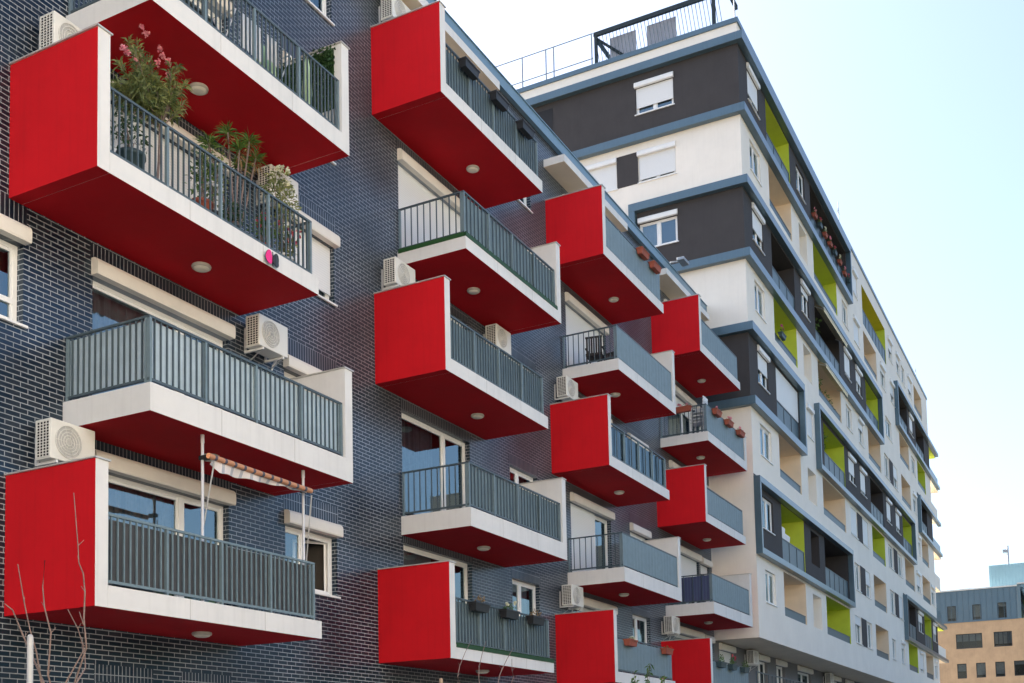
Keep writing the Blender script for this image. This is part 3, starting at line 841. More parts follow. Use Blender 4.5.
# storefront storey below the overhang
gh = []
GW = [(35.4, 1.9, 1), (41.0, 1.7, 1), (44.3, 1.6, 1), (48.5, 2.9, 1), (56.2, 2.4, 1), (60.4, 2.0, 1), (66, 2, 1), (70, 2, 1), (75, 2, 1), (80, 2, 1)]
for x, w, _ in GW: gh.append((x, x+w, 4.25, 6.16, .15))
mb = MB(); wall_cells(mb, X1, XE, 0, ZB, gh, lambda u, d, z: (u, d+.001, z), lambda u, z: 0)
mb.build('lower_wall', [M['greywall']], tall, origin=TO)
for i, (x, w, _) in enumerate(GW):
    window(tall, tl(x, .001, 4.25), w, 1.91, mull=(.5,), box=True, drop=(.6 if i == 0 else .0), curtain='curtain', cut=(.0, .5), door=True, boxh=.27, room=.8)
mb = MB(); mb.box(X1+.01, XE, -1.62, -.001, 3.9, 4.2, 0); mb.build('terrace', [M['white']], tall, origin=TO)
mb = MB(); mb.box(X1+.3, 62, -1.57, -1.53, 5.14, 5.18)
for i in range(46): mb.box(X1+.3+i*.6, X1+.33+i*.6, -1.565, -1.535, 4.2, 5.14)
mb.build('terrace_railing', [M['rail']], tall, origin=TO)
# roof terrace: railing, slatted screen and hanging panels
RX = X1+.32
mb = MB()
for y in (9.45, 8.03, 6.86, 6.48, 4.66): mb.box(RX-.02, RX+.02, y-.025, y+.025, 31.66, 33.3)
mb.box(RX-.015, RX+.015, 4.6, 9.5, 33.27, 33.31); mb.box(RX-.012, RX+.012, 4.6, 9.5, 32.15, 32.19)
mb.build('roof_railing', [M['galv']], tall, origin=TO)
mb = MB(); mb.box(RX+.5, RX+.8, 4.7, 11, 31.66, 32.05); mb.build('roof_kerb', [M['roofdark']], tall, origin=TO)
mb = MB()
mb.box(RX-.05, RX+.07, -1.45, 4.55, 33.10, 33.28); mb.box(RX-.05, RX+.07, 4.40, 4.52, 31.66, 33.10); mb.box(RX-.05, RX+.05, -.86, -.72, 31.66, 33.10)
mb.box(RX+.07, RX+1.3, -1.45, -1.33, 33.10, 33.28)
mb.box(RX+.072, RX+2.6, 4.40, 4.52, 32.95, 33.10)
mb.tube([(RX+.1, 4.4, 33.0), (RX+.4, 2.9, 31.7)], .06, 6)
mb.build('roof_pergola', [M['slat']], tall, origin=TO)
mb = MB()
y = -1.15
while y < 4.35:
    mb.tube([(RX, y, 31.66), (RX, y+.18, 33.10)], .013, 4); y += .16
mb.build('slat_screen', [M['slat']], tall, origin=TO)
mb = MB(); mb.box(RX+.35, RX+.37, .95, 2.25, 31.75, 33.05); mb.box(RX+.35, RX+.37, 2.75, 3.95, 31.75, 33.05)
mb.build('shade_panel', [plain('grey shade cloth', (.30, .32, .38), .8)], tall, origin=TO)
# ------------------------------------------------------------------ things on the balconies
def at(o, x, y, z): o.location = (x, y, z); return o
def pot_mb(r=.16, h=.28):
    mb = MB(); mb.lathe([(r*.72, 0), (r*.98, h*.86), (r*1.06, h*.86), (r*1.06, h), (r*.92, h), (r*.9, h*.92)], n=18, cap=False)
    mb.lathe([(r*.9, h*.92), (.001, h*.93)], n=18, m=1, cap=False); mb.lathe([(r*.72, .001), (.001, .001)], n=18, cap=False); return mb
def sphere_dir():
    while True:
        v = Vector((rnd.uniform(-1, 1), rnd.uniform(-1, 1), rnd.uniform(-1, 1)))
        if .05 < v.length < 1: return v.normalized()
def clump(mb, c, r, n, L, w, up=.3, m=0, droop=.25):
    for _ in range(n):
        d = sphere_dir(); p = Vector(c)+Vector((d.x*r[0], d.y*r[1], d.z*r[2]))*rnd.random()**.5
        q = sphere_dir()*.7+d*.5+Vector((0, 0, up)); mb.leaf(p, q, L*rnd.uniform(.6, 1.2), w*rnd.uniform(.7, 1.2), m, droop)
def blossoms(mb, pts, n, s, spread):
    for p in pts:
        for _ in range(n):
            c = Vector(p)+sphere_dir()*spread*rnd.random()
            for k in range(5):
                mb.leaf(c, sphere_dir()+Vector((0, -.3, .2)), s, s*.8, 0, 0)

def flowers(t, pts, n, s, spread, mat):
    for p in pts:
        f = MB(); blossoms(f, [p], n, s, spread); f.build('flower', M[mat], t)
def potted(name, lab, cat, x, y, z, pr, ph, potmat, build, group='potted plants behind the bars of one balcony'):
    t = tag(at(empty(name), x, y, z), lab, cat, group)
    pot_mb(pr, ph).build('pot', [M[potmat], M['soil']], t)
    build(t, ph); return t

ZA = zfl(2)
def b_oleander(t, ph):
    # crown shape follows a tall leaning shrub
    st = MB(); lf = MB()
    def loc(x, z, y=-1.1): return Vector((x-3.85, y+1.1, z-ZA))
    root = Vector((0.05, 0, ph*.9)); fork = loc(3.97, 11.55)
    st.tube([root, loc(3.95, 11.0), fork], [.022, .02, .017], 7)
    tips = [(3.5, 12.72), (3.2, 12.2), (3.14, 11.95), (3.45, 12.3), (3.7, 12.15), (4.0, 12.5), (4.12, 12.2), (4.32, 12.45), (3.75, 12.4), (3.35, 11.9), (3.6, 11.95), (4.2, 12.0), (3.85, 12.05), (3.25, 11.75), (3.55, 11.8), (3.1, 11.8), (3.4, 12.1), (3.7, 11.85)]
    for (x, z) in tips:
        for _ in range(2):
            e = loc(x+rnd.uniform(-.08, .08), z+rnd.uniform(-.08, .05), -1.1+rnd.uniform(-.35, .35))
            mid = fork.lerp(e, .5)+Vector((rnd.uniform(-.06, .06), rnd.uniform(-.06, .06), rnd.uniform(-.12, .0)))
            st.tube([fork, mid, e], [.011, .008, .004], 5)
            for k in range(95):
                f_ = rnd.uniform(.45, 1.0); p = fork.lerp(mid, f_*2) if f_ < .5 else mid.lerp(e, f_*2-1)
                lf.leaf(p, sphere_dir()*.9+(e-mid).normalized()*.7, rnd.uniform(.12, .20), rnd.uniform(.020, .034), 0, rnd.uniform(.1, .6))
    st.build('stem', M['bark'], t); lf.build('foliage', M['leaf_grey'], t)
    flowers(t, [loc(x, z, -1.1+rnd.uniform(-.1, .0)) for x, z in ((3.5, 12.87), (3.58, 12.8), (3.17, 12.32), (3.27, 12.34), (3.46, 12.36), (3.93, 12.77), (3.99, 12.69), (4.03, 12.62), (4.08, 12.6), (3.88, 12.52), (4.1, 12.45))], 7, .045, .05, 'pink')
potted('oleander_shrub', 'tall oleander with pink flowers reaching above the bars of the upper left balcony', 'potted plant', 3.85, -1.1, ZA, .2, .34, 'terra', b_oleander)
def b_yucca(t, ph):
    st = MB(); lf = MB()
    for (x, z, yy) in ((5.55, 12.28, .05), (5.2, 11.95, .15), (5.97, 12.3, -.05), (6.3, 12.2, .1), (5.6, 11.95, -.15), (6.05, 12.0, .2)):
        top = Vector((x-5.7, yy, z-ZA)); b0 = Vector((rnd.uniform(-.08, .08), rnd.uniform(-.08, .08), ph*.9))
        st.tube([b0, b0.lerp(top, .5)+Vector((0, 0, -.1)), top], [.02, .017, .014], 6)
        for _ in range(80):
            d = sphere_dir(); d.z = abs(d.z)*.9-.15
            lf.leaf(top+Vector((0, 0, rnd.uniform(-.06, .04))), d, rnd.uniform(.18, .30), rnd.uniform(.016, .026), 0, rnd.uniform(.05, .4))
        for _ in range(14): lf.leaf(top-Vector((0, 0, .1)), sphere_dir()+Vector((0, 0, -.6)), .2, .02, 1, .3)
    st.build('stem', M['bark'], t); lf.build('foliage', [M['leaf'], M['leaf_dry']], t)
potted('yucca', 'spiky yucca with several leaf heads standing right of the oleander', 'potted plant', 5.7, -1.1, ZA, .22, .34, 'terra', b_yucca)
def b_white(t, ph):
    lf = MB(); st = MB()
    for (x, z) in ((-.2, 1.6), (-.05, 1.75), (.1, 1.5), (.22, 1.4), (0, 1.2)):
        st.tube([(0, 0, ph*.9), (x*.5, 0, z*.6), (x, rnd.uniform(-.1, .1), z)], [.012, .009, .005], 5)
        clump(lf, (x, 0, z-.1), (.18, .18, .24), 110, .11, .035)
    st.build('stem', M['bark'], t); lf.build('foliage', M['leaf_grey'], t)
    flowers(t, [(x, rnd.uniform(-.15, -.05), z) for x, z in ((-.2, 1.78), (-.1, 1.85), (0, 1.8), (.08, 1.66), (.2, 1.55), (-.02, 1.58))], 6, .05, .05, 'flower_white')
potted('flowering_shrub', 'shrub with cream white blossoms beside the air conditioner on the plant balcony', 'potted plant', 6.62, -1.3, ZA, .18, .32, 'steel', b_white)
def b_bush(rx, h, n, mat, fl=None, L=.10, wd=.04):
    def g(t, ph):
        lf = MB(); st = MB()
        for k in range(6):
            e = (rnd.uniform(-rx, rx), rnd.uniform(-rx*.7, rx*.7), ph+h*rnd.uniform(.5, 1)); st.tube([(0, 0, ph*.9), (e[0]*.4, e[1]*.4, ph+h*.4), e], [.009, .007, .004], 5)
            clump(lf, e, (rx*.5, rx*.5, h*.25), n//6, L, wd)
        clump(lf, (0, 0, ph+h*.45), (rx, rx*.7, h*.4), n, L, wd)
        st.build('stem', M['bark'], t); lf.build('foliage', M[mat], t)
        if fl:
            flowers(t, [(rnd.uniform(-rx, rx), rnd.uniform(-rx, 0), ph+h*rnd.uniform(.5, 1)) for _ in range(7)], 4, .04, .04, fl)
    return g
potted('potted_bush', 'dark leafy pot plant at the left end behind the bars, under the oleander', 'potted plant', 3.15, -1.35, ZA, .2, .45, 'greenplastic', b_bush(.3, .55, 120, 'leaf_dark'))
potted('potted_bush', 'yellow green pot plant in a red pot at the middle of the plant balcony', 'potted plant', 4.55, -1.4, ZA, .17, .34, 'terra', b_bush(.28, .75, 130, 'leaf'))
potted('potted_bush', 'low dark green pot plant at the foot of the bars, plant balcony', 'potted plant', 5.15, -1.45, ZA, .14, .2, 'greenplastic', b_bush(.2, .35, 90, 'leaf_dark'))
potted('potted_bush', 'small trailing plant with red flowers near the butterfly ornament', 'potted plant', 5.95, -1.42, ZA, .14, .22, 'terra', b_bush(.24, .5, 90, 'leaf', 'flower_red'))
potted('potted_bush', 'mauve flowered pot plant at the right end of the plant balcony', 'potted plant', 6.6, -1.45, ZA, .13, .22, 'steel', b_bush(.2, .55, 90, 'leaf_grey', 'flower_red'))
potted('potted_bush', 'pale leaved climber on the middle of the plant balcony rail', 'potted plant', 4.85, -1.35, ZA, .15, .3, 'blackplastic', b_bush(.25, 1.0, 120, 'leaf_grey'))

# butterfly ornament hanging on the slab edge
t = tag(at(empty('butterfly_ornament'), 5.74, -1.80, 10.0), 'magenta and black butterfly ornament on the white edge of the plant balcony', 'ornament')
mb = MB()
for s, r in ((-1, .11), (1, .10)):
    pts = [(s*(.01+r*(1-math.cos(a))*.75), -.02-.02*abs(math.sin(a)), .13*math.sin(a)*(1 if math.sin(a) > 0 else .8)) for a in [2*math.pi*k/14 for k in range(14)]]
    mb.poly(pts, 0 if s < 0 else 1); mb.poly([(x, y+.012, z) for x, y, z in reversed(pts)], 1)
mb.build('wing', [M['magenta'], M['blackplastic']], t)
mb = MB(); mb.tube([(0, -.02, -.1), (0, -.035, 0), (0, -.02, .13)], [.008, .016, .008], 6); mb.build('body', M['blackplastic'], t)

# flower boxes
def flower_box(lab, x, y, z, mat, plant, rz=0, group='flower boxes hung on balcony rails', L=.62, n=70):
    t = tag(empty('flower_box', (x, y, z), rz), lab, 'flower box', group)
    mb = MB(); a, b, h = L/2, .095, .18
    v0 = [(-a*.9, -b*.75, 0), (a*.9, -b*.75, 0), (a*.9, b*.75, 0), (-a*.9, b*.75, 0)]; v1 = [(-a, -b, h), (a, -b, h), (a, b, h), (-a, b, h)]
    mb.poly(v0[::-1])
    for k in range(4): mb.quad(v0[k], v0[(k+1) % 4], v1[(k+1) % 4], v1[k])
    mb.quad((-a*.97, -b*.97, h-.02), (a*.97, -b*.97, h-.02), (a*.97, b*.97, h-.02), (-a*.97, b*.97, h-.02), 1)
    mb.box(-a-.012, a+.012, -b-.012, -b, h-.03, h+.004); mb.box(-a-.012, a+.012, b, b+.012, h-.03, h+.004)
    mb.box(-a-.012, -a, -b, b, h-.03, h+.004); mb.box(a, a+.012, -b, b, h-.03, h+.004)
    mb.build('trough', [M[mat], M['soil']], t)
    mb = MB(); mb.tube([(-a*.5, b, h), (-a*.5, b+.06, h+.01), (-a*.5, b+.07, h-.1)], .007, 5); mb.tube([(a*.5, b, h), (a*.5, b+.06, h+.01), (a*.5, b+.07, h-.1)], .007, 5)
    if plant:
        lf = MB(); pm, ph, fl = plant
        clump(lf, (0, 0, h+ph*.3), (a*.8, b*.9, ph*.5), n, .08, .028, .6)
        lf.build('foliage', M[pm], t)
        if fl: flowers(t, [(rnd.uniform(-a, a)*.7, -.03, h+ph*rnd.uniform(.5, 1)) for _ in range(7 if L == .5 else 4)], 4, .045, .04, fl)
    return t
for i, x in enumerate((12.5, 13.9, 15.25)):
    flower_box(('empty black flower box on the top red balcony, nearest the red panel', 'empty black flower box in the middle of the top balcony rail', 'empty black flower box at the far end of the top balcony rail')[i], x, -1.80, 16.93, 'blackplastic', None)
for i, (x, pl) in enumerate(((12.5, ('leaf_dry', .2, None)), (13.87, ('leaf', .2, 'flower_white')), (15.2, ('leaf_dry', .22, None)))):
    flower_box(('black flower box of dried plants, nearest the red panel of the low middle balcony', 'black flower box with green plants between the two dried ones', 'black flower box of tall dried plants before the small white window')[i], x, -1.80, 4.97, 'blackplastic', pl)
for i, (x, z) in enumerate(((23.15, 17.02), (24.2, 17.0))):
    flower_box(('terracotta flower box on the top balcony rail below the roof edge, nearer one', 'terracotta flower box at the far end of the top balcony below the roof edge')[i], x, -1.80, z, 'terra', ('leaf', .10, None), n=26)
for i, x in enumerate((21.2, 24.2)):
    flower_box(('terracotta flower box before the small window of a low balcony', 'terracotta flower box overlapping the lowest far red panel')[i], x, -1.80, 4.97, 'terra', ('leaf', .07, 'flower_white' if i == 0 else None), n=24)
for i, x in enumerate((30.15, 31.6, 33.1)):
    flower_box(('terracotta flower box beside the stacked chairs', 'middle terracotta flower box on the balcony against the tall block', 'terracotta flower box on the balcony end against the tall block')[i], x, -1.83, 13.98, 'terra', ('leaf_dry', .13, 'pink'), n=20)
flower_box('terracotta flower box on the side bars below the top red balcony soffit', 29.12, -.9, 13.98, 'terra', ('leaf_dry', .13, 'pink'), rz=R(-90), n=20)
for i, x in enumerate((29.75, 31.1, 32.65)):
    flower_box(('dark planter with bushy green plant next to the lowest far red panel', 'middle dark planter with bushy green plant beside the overhang', 'dark planter with bushy green plant nearest the overhang')[i], x, -1.80, 4.95, 'greenplastic', ('leaf', .34, 'flower_red' if i == 1 else None), n=120)

# turf strips laid along two balcony edges
def turf(lab, x0, x1, zf, side):
    mb = MB()
    def strip(xa, xb, ya, yb):
        mb.box(xa, xb, ya, yb, -.03, .055)
        n = int(max(xb-xa, abs(yb-ya))*420)
        for _ in range(n):
            p = (rnd.uniform(xa, xb), rnd.uniform(ya, yb), .05); mb.leaf(p, (rnd.uniform(-.5, .5), rnd.uniform(-.8, .2), 1), .035, .012)
    strip(x0, x1, -DEP-.012, -1.70)
    if side: strip(x0-.012, x0+.03, -1.70, -.03)
    o = mb.build('turf_edging', M['turf'], origin=(0, 0, 0)); o.location = (0, 0, zf); tag(o, lab, 'artificial turf')
turf('dark green turf edging round the balcony below the topmost red one', XO[1]-.001, XO[1]+4.65, zfl(1)-.02, True)
turf('green turf edging along the low balcony with dried plants', XP[1]+.23, XP[1]+LB, zfl(4)-.03, False)

# clamp awning on the lower left balcony
t = tag(empty('clamp_awning', (5.6, -1.6, zfl(4))), 'rolled orange striped awning held between two thin white poles', 'awning')
def aw(x, y, z): return (x-5.6, y+1.6, z-zfl(4))
for x in (4.40, 6.84):
    mb = MB(); mb.tube([aw(x, -1.55, zfl(4)), aw(x, -1.55, 6.79)], .024, 8); mb.tube([aw(x, -1.55, 6.66), aw(x, -1.55, 6.79)], .030, 8); mb.build('pole', M['steel'], t)
    mb = MB(); mb.box(x-5.6-.04, x-5.6+.05, -.06, .09, 6.40-zfl(4), 6.46-zfl(4)); mb.build('clamp', M['blackplastic'], t)
mb = MB(); mb.tube([aw(4.34, -1.72, 6.43), aw(6.84, -1.72, 6.41)], .042, 10); mb.build('cloth_roll', M['orange'], t)
mb = MB(); n = 40
for i in range(n):
    xa, xb = 4.46+2.3*i/n, 4.46+2.3*(i+1)/n
    def dz(x): return .035+.13*max(0, min(1, (x-4.40)/.25))*max(0, 1-((x-4.65)/1.75 if x > 4.65 else 0))+.008*math.sin(x*14)
    def dy(x): return .03*math.sin(x*9)
    mb.quad(aw(xa, -1.70, 6.40), aw(xa, -1.66+dy(xa), 6.40-dz(xa)), aw(xb, -1.66+dy(xb), 6.40-dz(xb)), aw(xb, -1.70, 6.40)); mb.sm[-1] = True
mb.build('valance', M['whitestripe'], t)
mb = MB(); mb.tube([aw(4.50, -1.70, 6.40), aw(4.44, -1.50, 5.25)], .013, 6); mb.build('cord', M['steel'], t)
mb = MB(); mb.tube([aw(6.98, -1.62, 6.38), aw(6.94, -1.50, 5.0)], .011, 6); mb.build('cord', M['steel'], t)

# toy, chair, stacked chairs, drying cloths, ivy
t = tag(at(empty('watering_can'), 2.66, -1.48, zfl(4)+.55), 'green plastic can on a stand at the panel end of the low left balcony', 'watering can')
mb = MB(); mb.lathe([(.09, 0), (.115, .05), (.12, .25), (.09, .36), (.05, .40)], n=14); mb.build('body', M['greentoy'], t)
mb = MB(); mb.tube([(.05, 0, .38), (.16, 0, .40), (.20, 0, .25), (.12, 0, .12)], .015, 6); mb.build('handle', M['greentoy'], t)
mb = MB(); mb.tube([(0, 0, -.55), (0, 0, 0)], .03, 8); mb.lathe([(.14, -.55), (.14, -.52)], n=14); mb.build('stand', M['steel'], t)
def chair(lab, x, y, z, rz, mat, group=None, white=False):
    t = tag(empty('chair', (x, y, z), rz), lab, 'chair', group)
    mb = MB(); mb.box(-.25, .25, -.25, .25, .42, .46); mb.build('seat', M[mat], t, bevel=.01)
    for sx in (-.22, .22):
        for sy in (-.22, .22):
            mb = MB(); mb.box(sx-.02, sx+.02, sy-.02, sy+.02, 0, .42 if sy < 0 else .42); mb.build('leg', M[mat], t)
    mb = MB(); mb.v = []
    for k in range(7): mb.box(-.24+.07*k, -.19+.07*k, .22, .245, .47, .95)
    mb.box(-.25, .25, .215, .25, .95, 1.0); mb.box(-.25, .25, .216, .249, .461, .50); mb.build('backrest', M[mat], t)
    for sx in (-.25, .25):
        mb = MB(); mb.box(sx-.025, sx+.025, -.22, .22, .65, .68); mb.box(sx-.02, sx+.02, -.22, -.18, .46, .65); mb.build('armrest', M[mat], t)
    return t
chair('dark wicker chair behind the side bars of a white balcony', 21.75, -.75, zfl(1), R(100), 'chair')
chair('second dark wicker chair deeper on the same balcony by the shutter', 22.75, -.75, zfl(1), R(-100), 'chair')
for k in range(4):
    chair(('bottom', 'second', 'third', 'top')[k]+' white chair of the stack at the balcony corner by the tall block', 29.65+.015*k, -1.32, zfl(1)+.12*k, R(180), 'steel', 'stacked white chairs')
t = tag(empty('drying_rack', (6.0, -1.2, zfl(1))), 'drying rack with pale towels behind the bars of the uppermost left balcony', 'drying rack')
mb = MB()
for x in (-.7, .7): mb.tube([(x, -.25, 0), (x, .25, .95)], .012, 6); mb.tube([(x, .25, 0), (x, -.25, .95)], .012, 6)
for y in (-.25, 0, .25): mb.tube([(-.7, y, .95), (.7, y, .95)], .008, 5)
mb.tube([(-.7, 0, .475), (.7, 0, .475)], .01, 5); mb.tube([(-.7, -.25, .95), (-.7, .25, .95)], .01, 5); mb.tube([(.7, -.25, .95), (.7, .25, .95)], .01, 5)
mb.build('frame', M['steel'], t)
for (xa, xb, y, l, m_) in ((-.6, -.1, -.25, .6, 'ltcloth'), (.05, .35, -.25, .45, 'curtain_white'), (.0, .6, .0, .7, 'leafcloth')):
    if m_ == 'leafcloth':
        M[m_] = plain('pale green cloth', (.45, .60, .35), .9)
    mb = MB(); n = 12
    for i in range(n):
        x0, x1 = xa+(xb-xa)*i/n, xa+(xb-xa)*(i+1)/n
        mb.quad((x0, y-.012, .965), (x0, y-.02+.015*math.sin(x0*30), .965-l), (x1, y-.02+.015*math.sin(x1*30), .965-l), (x1, y-.012, .965)); mb.sm[-1] = True
    mb.build('towel', M[m_], t)
mb = MB(); xw = XO[0]+LB-.235; mb.box(xw-.012, xw-.004, -1.6, -.15, 13.7, 14.85)
for _ in range(900):
    y, z = rnd.uniform(-1.62, -.15), rnd.uniform(13.75, 14.92)
    if z > 14.2 or rnd.random() < .5: mb.leaf((xw-rnd.uniform(.0, .06), y, z-.02), (rnd.uniform(-1, -.1), rnd.uniform(-1, 1), rnd.uniform(-.8, .6)), .09, .05)
o = mb.build('ivy_mat', M['leaf_dark'], origin=(xw, -.9, 13.2)); o.location = (xw, -.9, 13.2); tag(o, 'dark green ivy covering the inside of the uppermost left end wall', 'ivy')
t = tag(empty('parasol', (7.3, -1.35, zfl(1))), 'folded pale green parasol leaning behind the bars near the ivy', 'parasol')
mb = MB(); mb.lathe([(.05, .35), (.10, .6), (.07, 1.0), (.03, 1.25)], n=10); mb.build('cloth', M['leafcloth'], t)
mb = MB(); mb.tube([(0, 0, 0), (0, 0, 1.3)], .018, 6); mb.lathe([(.18, 0), (.18, .05), (.03, .07)], n=14); mb.build('pole', M['steel'], t)
for (x, z, lab) in ((3.4, zfl(2), 'white storage cabinet behind the bars under the oleander'),):
    t = tag(empty('cabinet', (x, -.35, z)), lab, 'cabinet')
    mb = MB(); mb.box(-.4, .4, -.2, .2, .04, 1.0); mb.box(-.42, .42, -.22, .22, 1.0, 1.03); mb.build('body', M['steel'], t, bevel=.004)
    for s in (-.2, .2):
        mb = MB(); mb.box(s-.19, s+.19, -.218, -.201, .06, .98); mb.build('door', M['pvc'], t)
# floodlight on the brick roof edge
t = tag(empty('floodlight', (30.5, -.2, 20.03)), 'floodlight on an arm at the brick roof edge before the ivory wall', 'floodlight')
mb = MB(); mb.tube([(0, .1, 0), (0, .05, .10), (.15, -.25, .14)], .03, 6); mb.build('arm', M['galv'], t)
mb = MB(); mb.box(-.12, .50, -.52, -.24, .06, .18); mb.build('head', M['galv'], t, bevel=.02)

# things on the tall block
def tpot(lab, x, z, mat, leaf, fl, L=.6, y=None, n=40):
    return flower_box(lab, x, y if y is not None else Y1-.10, z, mat, (leaf, .32, fl), group='flower boxes on the tall block', L=L, n=n)
names = ['first', 'second', 'third', 'fourth', 'fifth', 'sixth', 'seventh', 'eighth']
for i, x in enumerate((47.9, 49.1, 50.3, 51.5, 52.7, 54.0, 55.3, 56.5)):
    tpot(names[i]+' flower box from the left along the dark recess of the top storey', x, 28.93-(.0 if i < 6 else .15), ('terra', 'greenplastic')[i % 3 == 1], 'leaf', ('pink', 'flower_red', 'flower_white')[i % 3], L=.5, n=70)
tpot('pot of magenta flowers on the sill of the lime recess near the corner', 40.0, B(5)+1.12, 'greenplastic', 'leaf', 'magenta_petal', L=.7, n=60)
def block_plant(lab, x, z, h, n):
    t = tag(empty('potted_bush', (x, Y1+.5, z)), lab, 'potted plant'); pot_mb(.25, .4).build('pot', [M['terra'], M['soil']], t)
    b_bush(.5, h, n, 'leaf', L=.2, wd=.07)(t, .4)
block_plant('tall leafy plant in the framed lime recess at mid height', 49.3, B(4)+.04, 2.0, 200)
block_plant('green plant behind the rail of the awning recess on the ivory storey', 48.6, B(5)+.04, 1.5, 160)
block_plant('second green plant further along the awning recess on the ivory storey', 50.6, B(5)+.04, 1.3, 120)
block_plant('green plant under the lowered awning of the dark storey', 48.4, B(6)+.04, 1.6, 140)
for lab, x0, x1, z0, z1, out in (('cream awning lowered over the dark recess of the third storey from the top', 47.45, 53.2, B(6)+2.5, B(6)+2.1, .45),
                            ('cream awning over the plant filled recess of the ivory storey', 47.65, 53.0, B(5)+2.62, B(5)+2.3, .4)):
    t = tag(empty('awning', (x0, Y1, z0)), lab, 'awning', 'awnings on the tall block')
    mb = MB(); mb.quad((0, .1, 0), (0, -out, z1-z0), (x1-x0, -out, z1-z0), (x1-x0, .1, 0)); mb.quad((0, -out, z1-z0), (0, -out, z1-z0-.18), (x1-x0, -out, z1-z0-.18), (x1-x0, -out, z1-z0))
    mb.build('cloth', plain('cream awning cloth', (.80, .70, .46), .9), t)
    mb = MB(); mb.tube([(0, -out, z1-z0), (x1-x0, -out, z1-z0)], .035, 6); mb.build('front_bar', M['steel'], t)
    for x in (.3, x1-x0-.3):
        mb = MB(); mb.tube([(x, .1, -.1), (x, -out, z1-z0)], .02, 5); mb.build('arm', M['steel'], t)
mb = MB(); n = 16
for i in range(n):
    xa, xb = 39.2+1.9*i/n, 39.2+1.9*(i+1)/n
    f_ = lambda x: .05*math.sin(x*7); zb_ = lambda x: 10.85+.25*abs(x-40.2)
    mb.quad((xa, -1.6+f_(xa), 11.95-.25*(xa-39.2)), (xa, -1.55+f_(xa), zb_(xa)), (xb, -1.55+f_(xb), zb_(xb)), (xb, -1.6+f_(xb), 11.95-.25*(xb-39.2))); mb.sm[-1] = True
o = mb.build('laundry_sheet', M['ltcloth'], origin=(40, -1.6, 11)); o.location = (40, -1.6, 11); tag(o, 'white sheet hung to dry in the lower lime recess of the tall block', 'laundry')
for x, z, lab in ((40.2, B(3)+.9, 'air conditioner inside the recess of the third storey of the tall block'), (39.6, B(1)+1.7, 'air conditioner inside the lowest ivory recess of the tall block')):
    o = copy_tree(AC0); o.location = (x, Y1+1.68, z); tag(o, lab, 'air conditioner', 'air conditioners on brackets')
mb = MB(); mb.box(39.02, 42.98, Y1+.02, Y1+.04, B(4)+1.15, B(4)+2.57); o = mb.build('roller_blind', [M['blind']], tall, origin=TO)
def mast(lab, x, y, z, h):
    t = tag(empty('antenna_mast', (x, y, z)), lab, 'antenna')
    mb = MB(); mb.tube([(0, 0, 0), (0, 0, h)], [.035, .02], 6); mb.build('mast', M['galv'], t)
    mb = MB()
    for k in range(3): mb.tube([(-.3+.07*k, 0, h*.8+.1*k), (.3-.07*k, 0, h*.8+.1*k)], .014, 4)
    mb.build('crossarm', M['galv'], t)
mast('thin antenna mast on the roof above the top storey flower boxes', 59.2, -1.0, 31.65, 3.4)
mast('short antenna mast at the far end of the tall roof', 86.6, -1.5, 31.65, 1.5)
mast('slender antenna pole near the roof corner of the tall block', 35.5, -1.55, 31.65, 3.2)

# ------------------------------------------------------------------ street trees, stakes
def sapling(lab, base, fork, lines, r0):
    t = tag(empty('bare_sapling', base), lab, 'young tree')
    bx, by, bz = base
    st = MB(); st.tube([(0, 0, 0), (.02, .01, fork[2]*.5), (fork[0]-bx, fork[1]-by, fork[2])], [r0*1.5, r0*1.25, r0], 8); st.build('trunk', M['bark'], t)
    st = MB()
    for l in lines:
        dy = rnd.uniform(-.35, .35); p0 = Vector((fork[0]-bx, fork[1]-by, fork[2]))
        pts = [p0]+[Vector((x-bx, y-by+dy*min(1, (z-fork[2])/.6), z)) for x, y, z in l]
        n = len(pts); st.tube(pts, [r0*.55*(1-k/(n-1))+.0035 for k in range(n)], 6)
        for k in range(1, n-1):
            if rnd.random() < .7: st.tube([pts[k], pts[k]+Vector((rnd.uniform(-.05, .05), rnd.uniform(-.05, .05), .05))], [.004, .002], 4)
    st.build('branch', M['bark'], t)
S1 = [[(-1.33, -5.2, 2.5), (-1.35, -5.2, 2.8), (-1.38, -5.2, 3.05), (-1.37, -5.2, 3.29), (-1.39, -5.2, 3.45), (-1.44, -5.2, 3.54), (-1.45, -5.2, 3.69), (-1.5, -5.2, 4.15)],
      [(-1.54, -5.2, 2.49), (-1.59, -5.2, 2.76), (-1.66, -5.2, 2.96), (-1.72, -5.2, 3.18), (-1.79, -5.2, 3.51)],
      [(-1.55, -5.2, 2.56), (-1.57, -5.2, 2.92), (-1.64, -5.2, 3.14), (-1.66, -5.2, 3.31), (-1.64, -5.2, 3.55)],
      [(-1.35, -5.2, 2.5), (-1.22, -5.2, 2.79), (-1.21, -5.2, 3.01), (-1.27, -5.2, 3.14)],
      [(-1.08, -5.2, 2.54), (-.96, -5.2, 2.67), (-.94, -5.2, 2.82), (-1.02, -5.2, 3.03), (-1.14, -5.2, 3.2)],
      [(-1.6, -5.2, 2.9), (-1.72, -5.2, 3.13), (-1.81, -5.2, 3.18)]]
S2 = [[(6.15, -5.2, 2.92), (6.09, -5.2, 3.03), (6.16, -5.2, 3.19), (6.34, -5.2, 3.42), (6.53, -5.2, 3.61)],
      [(6.62, -5.2, 3.01), (6.64, -5.2, 3.19), (6.74, -5.2, 3.4), (6.88, -5.2, 3.62)],
      [(6.99, -5.2, 3.09), (7.08, -5.2, 3.19), (7.26, -5.2, 3.37), (7.47, -5.2, 3.55)],
      [(7.30, -5.2, 2.9), (7.44, -5.2, 3.09), (7.39, -5.2, 3.18), (7.39, -5.2, 3.37)]]
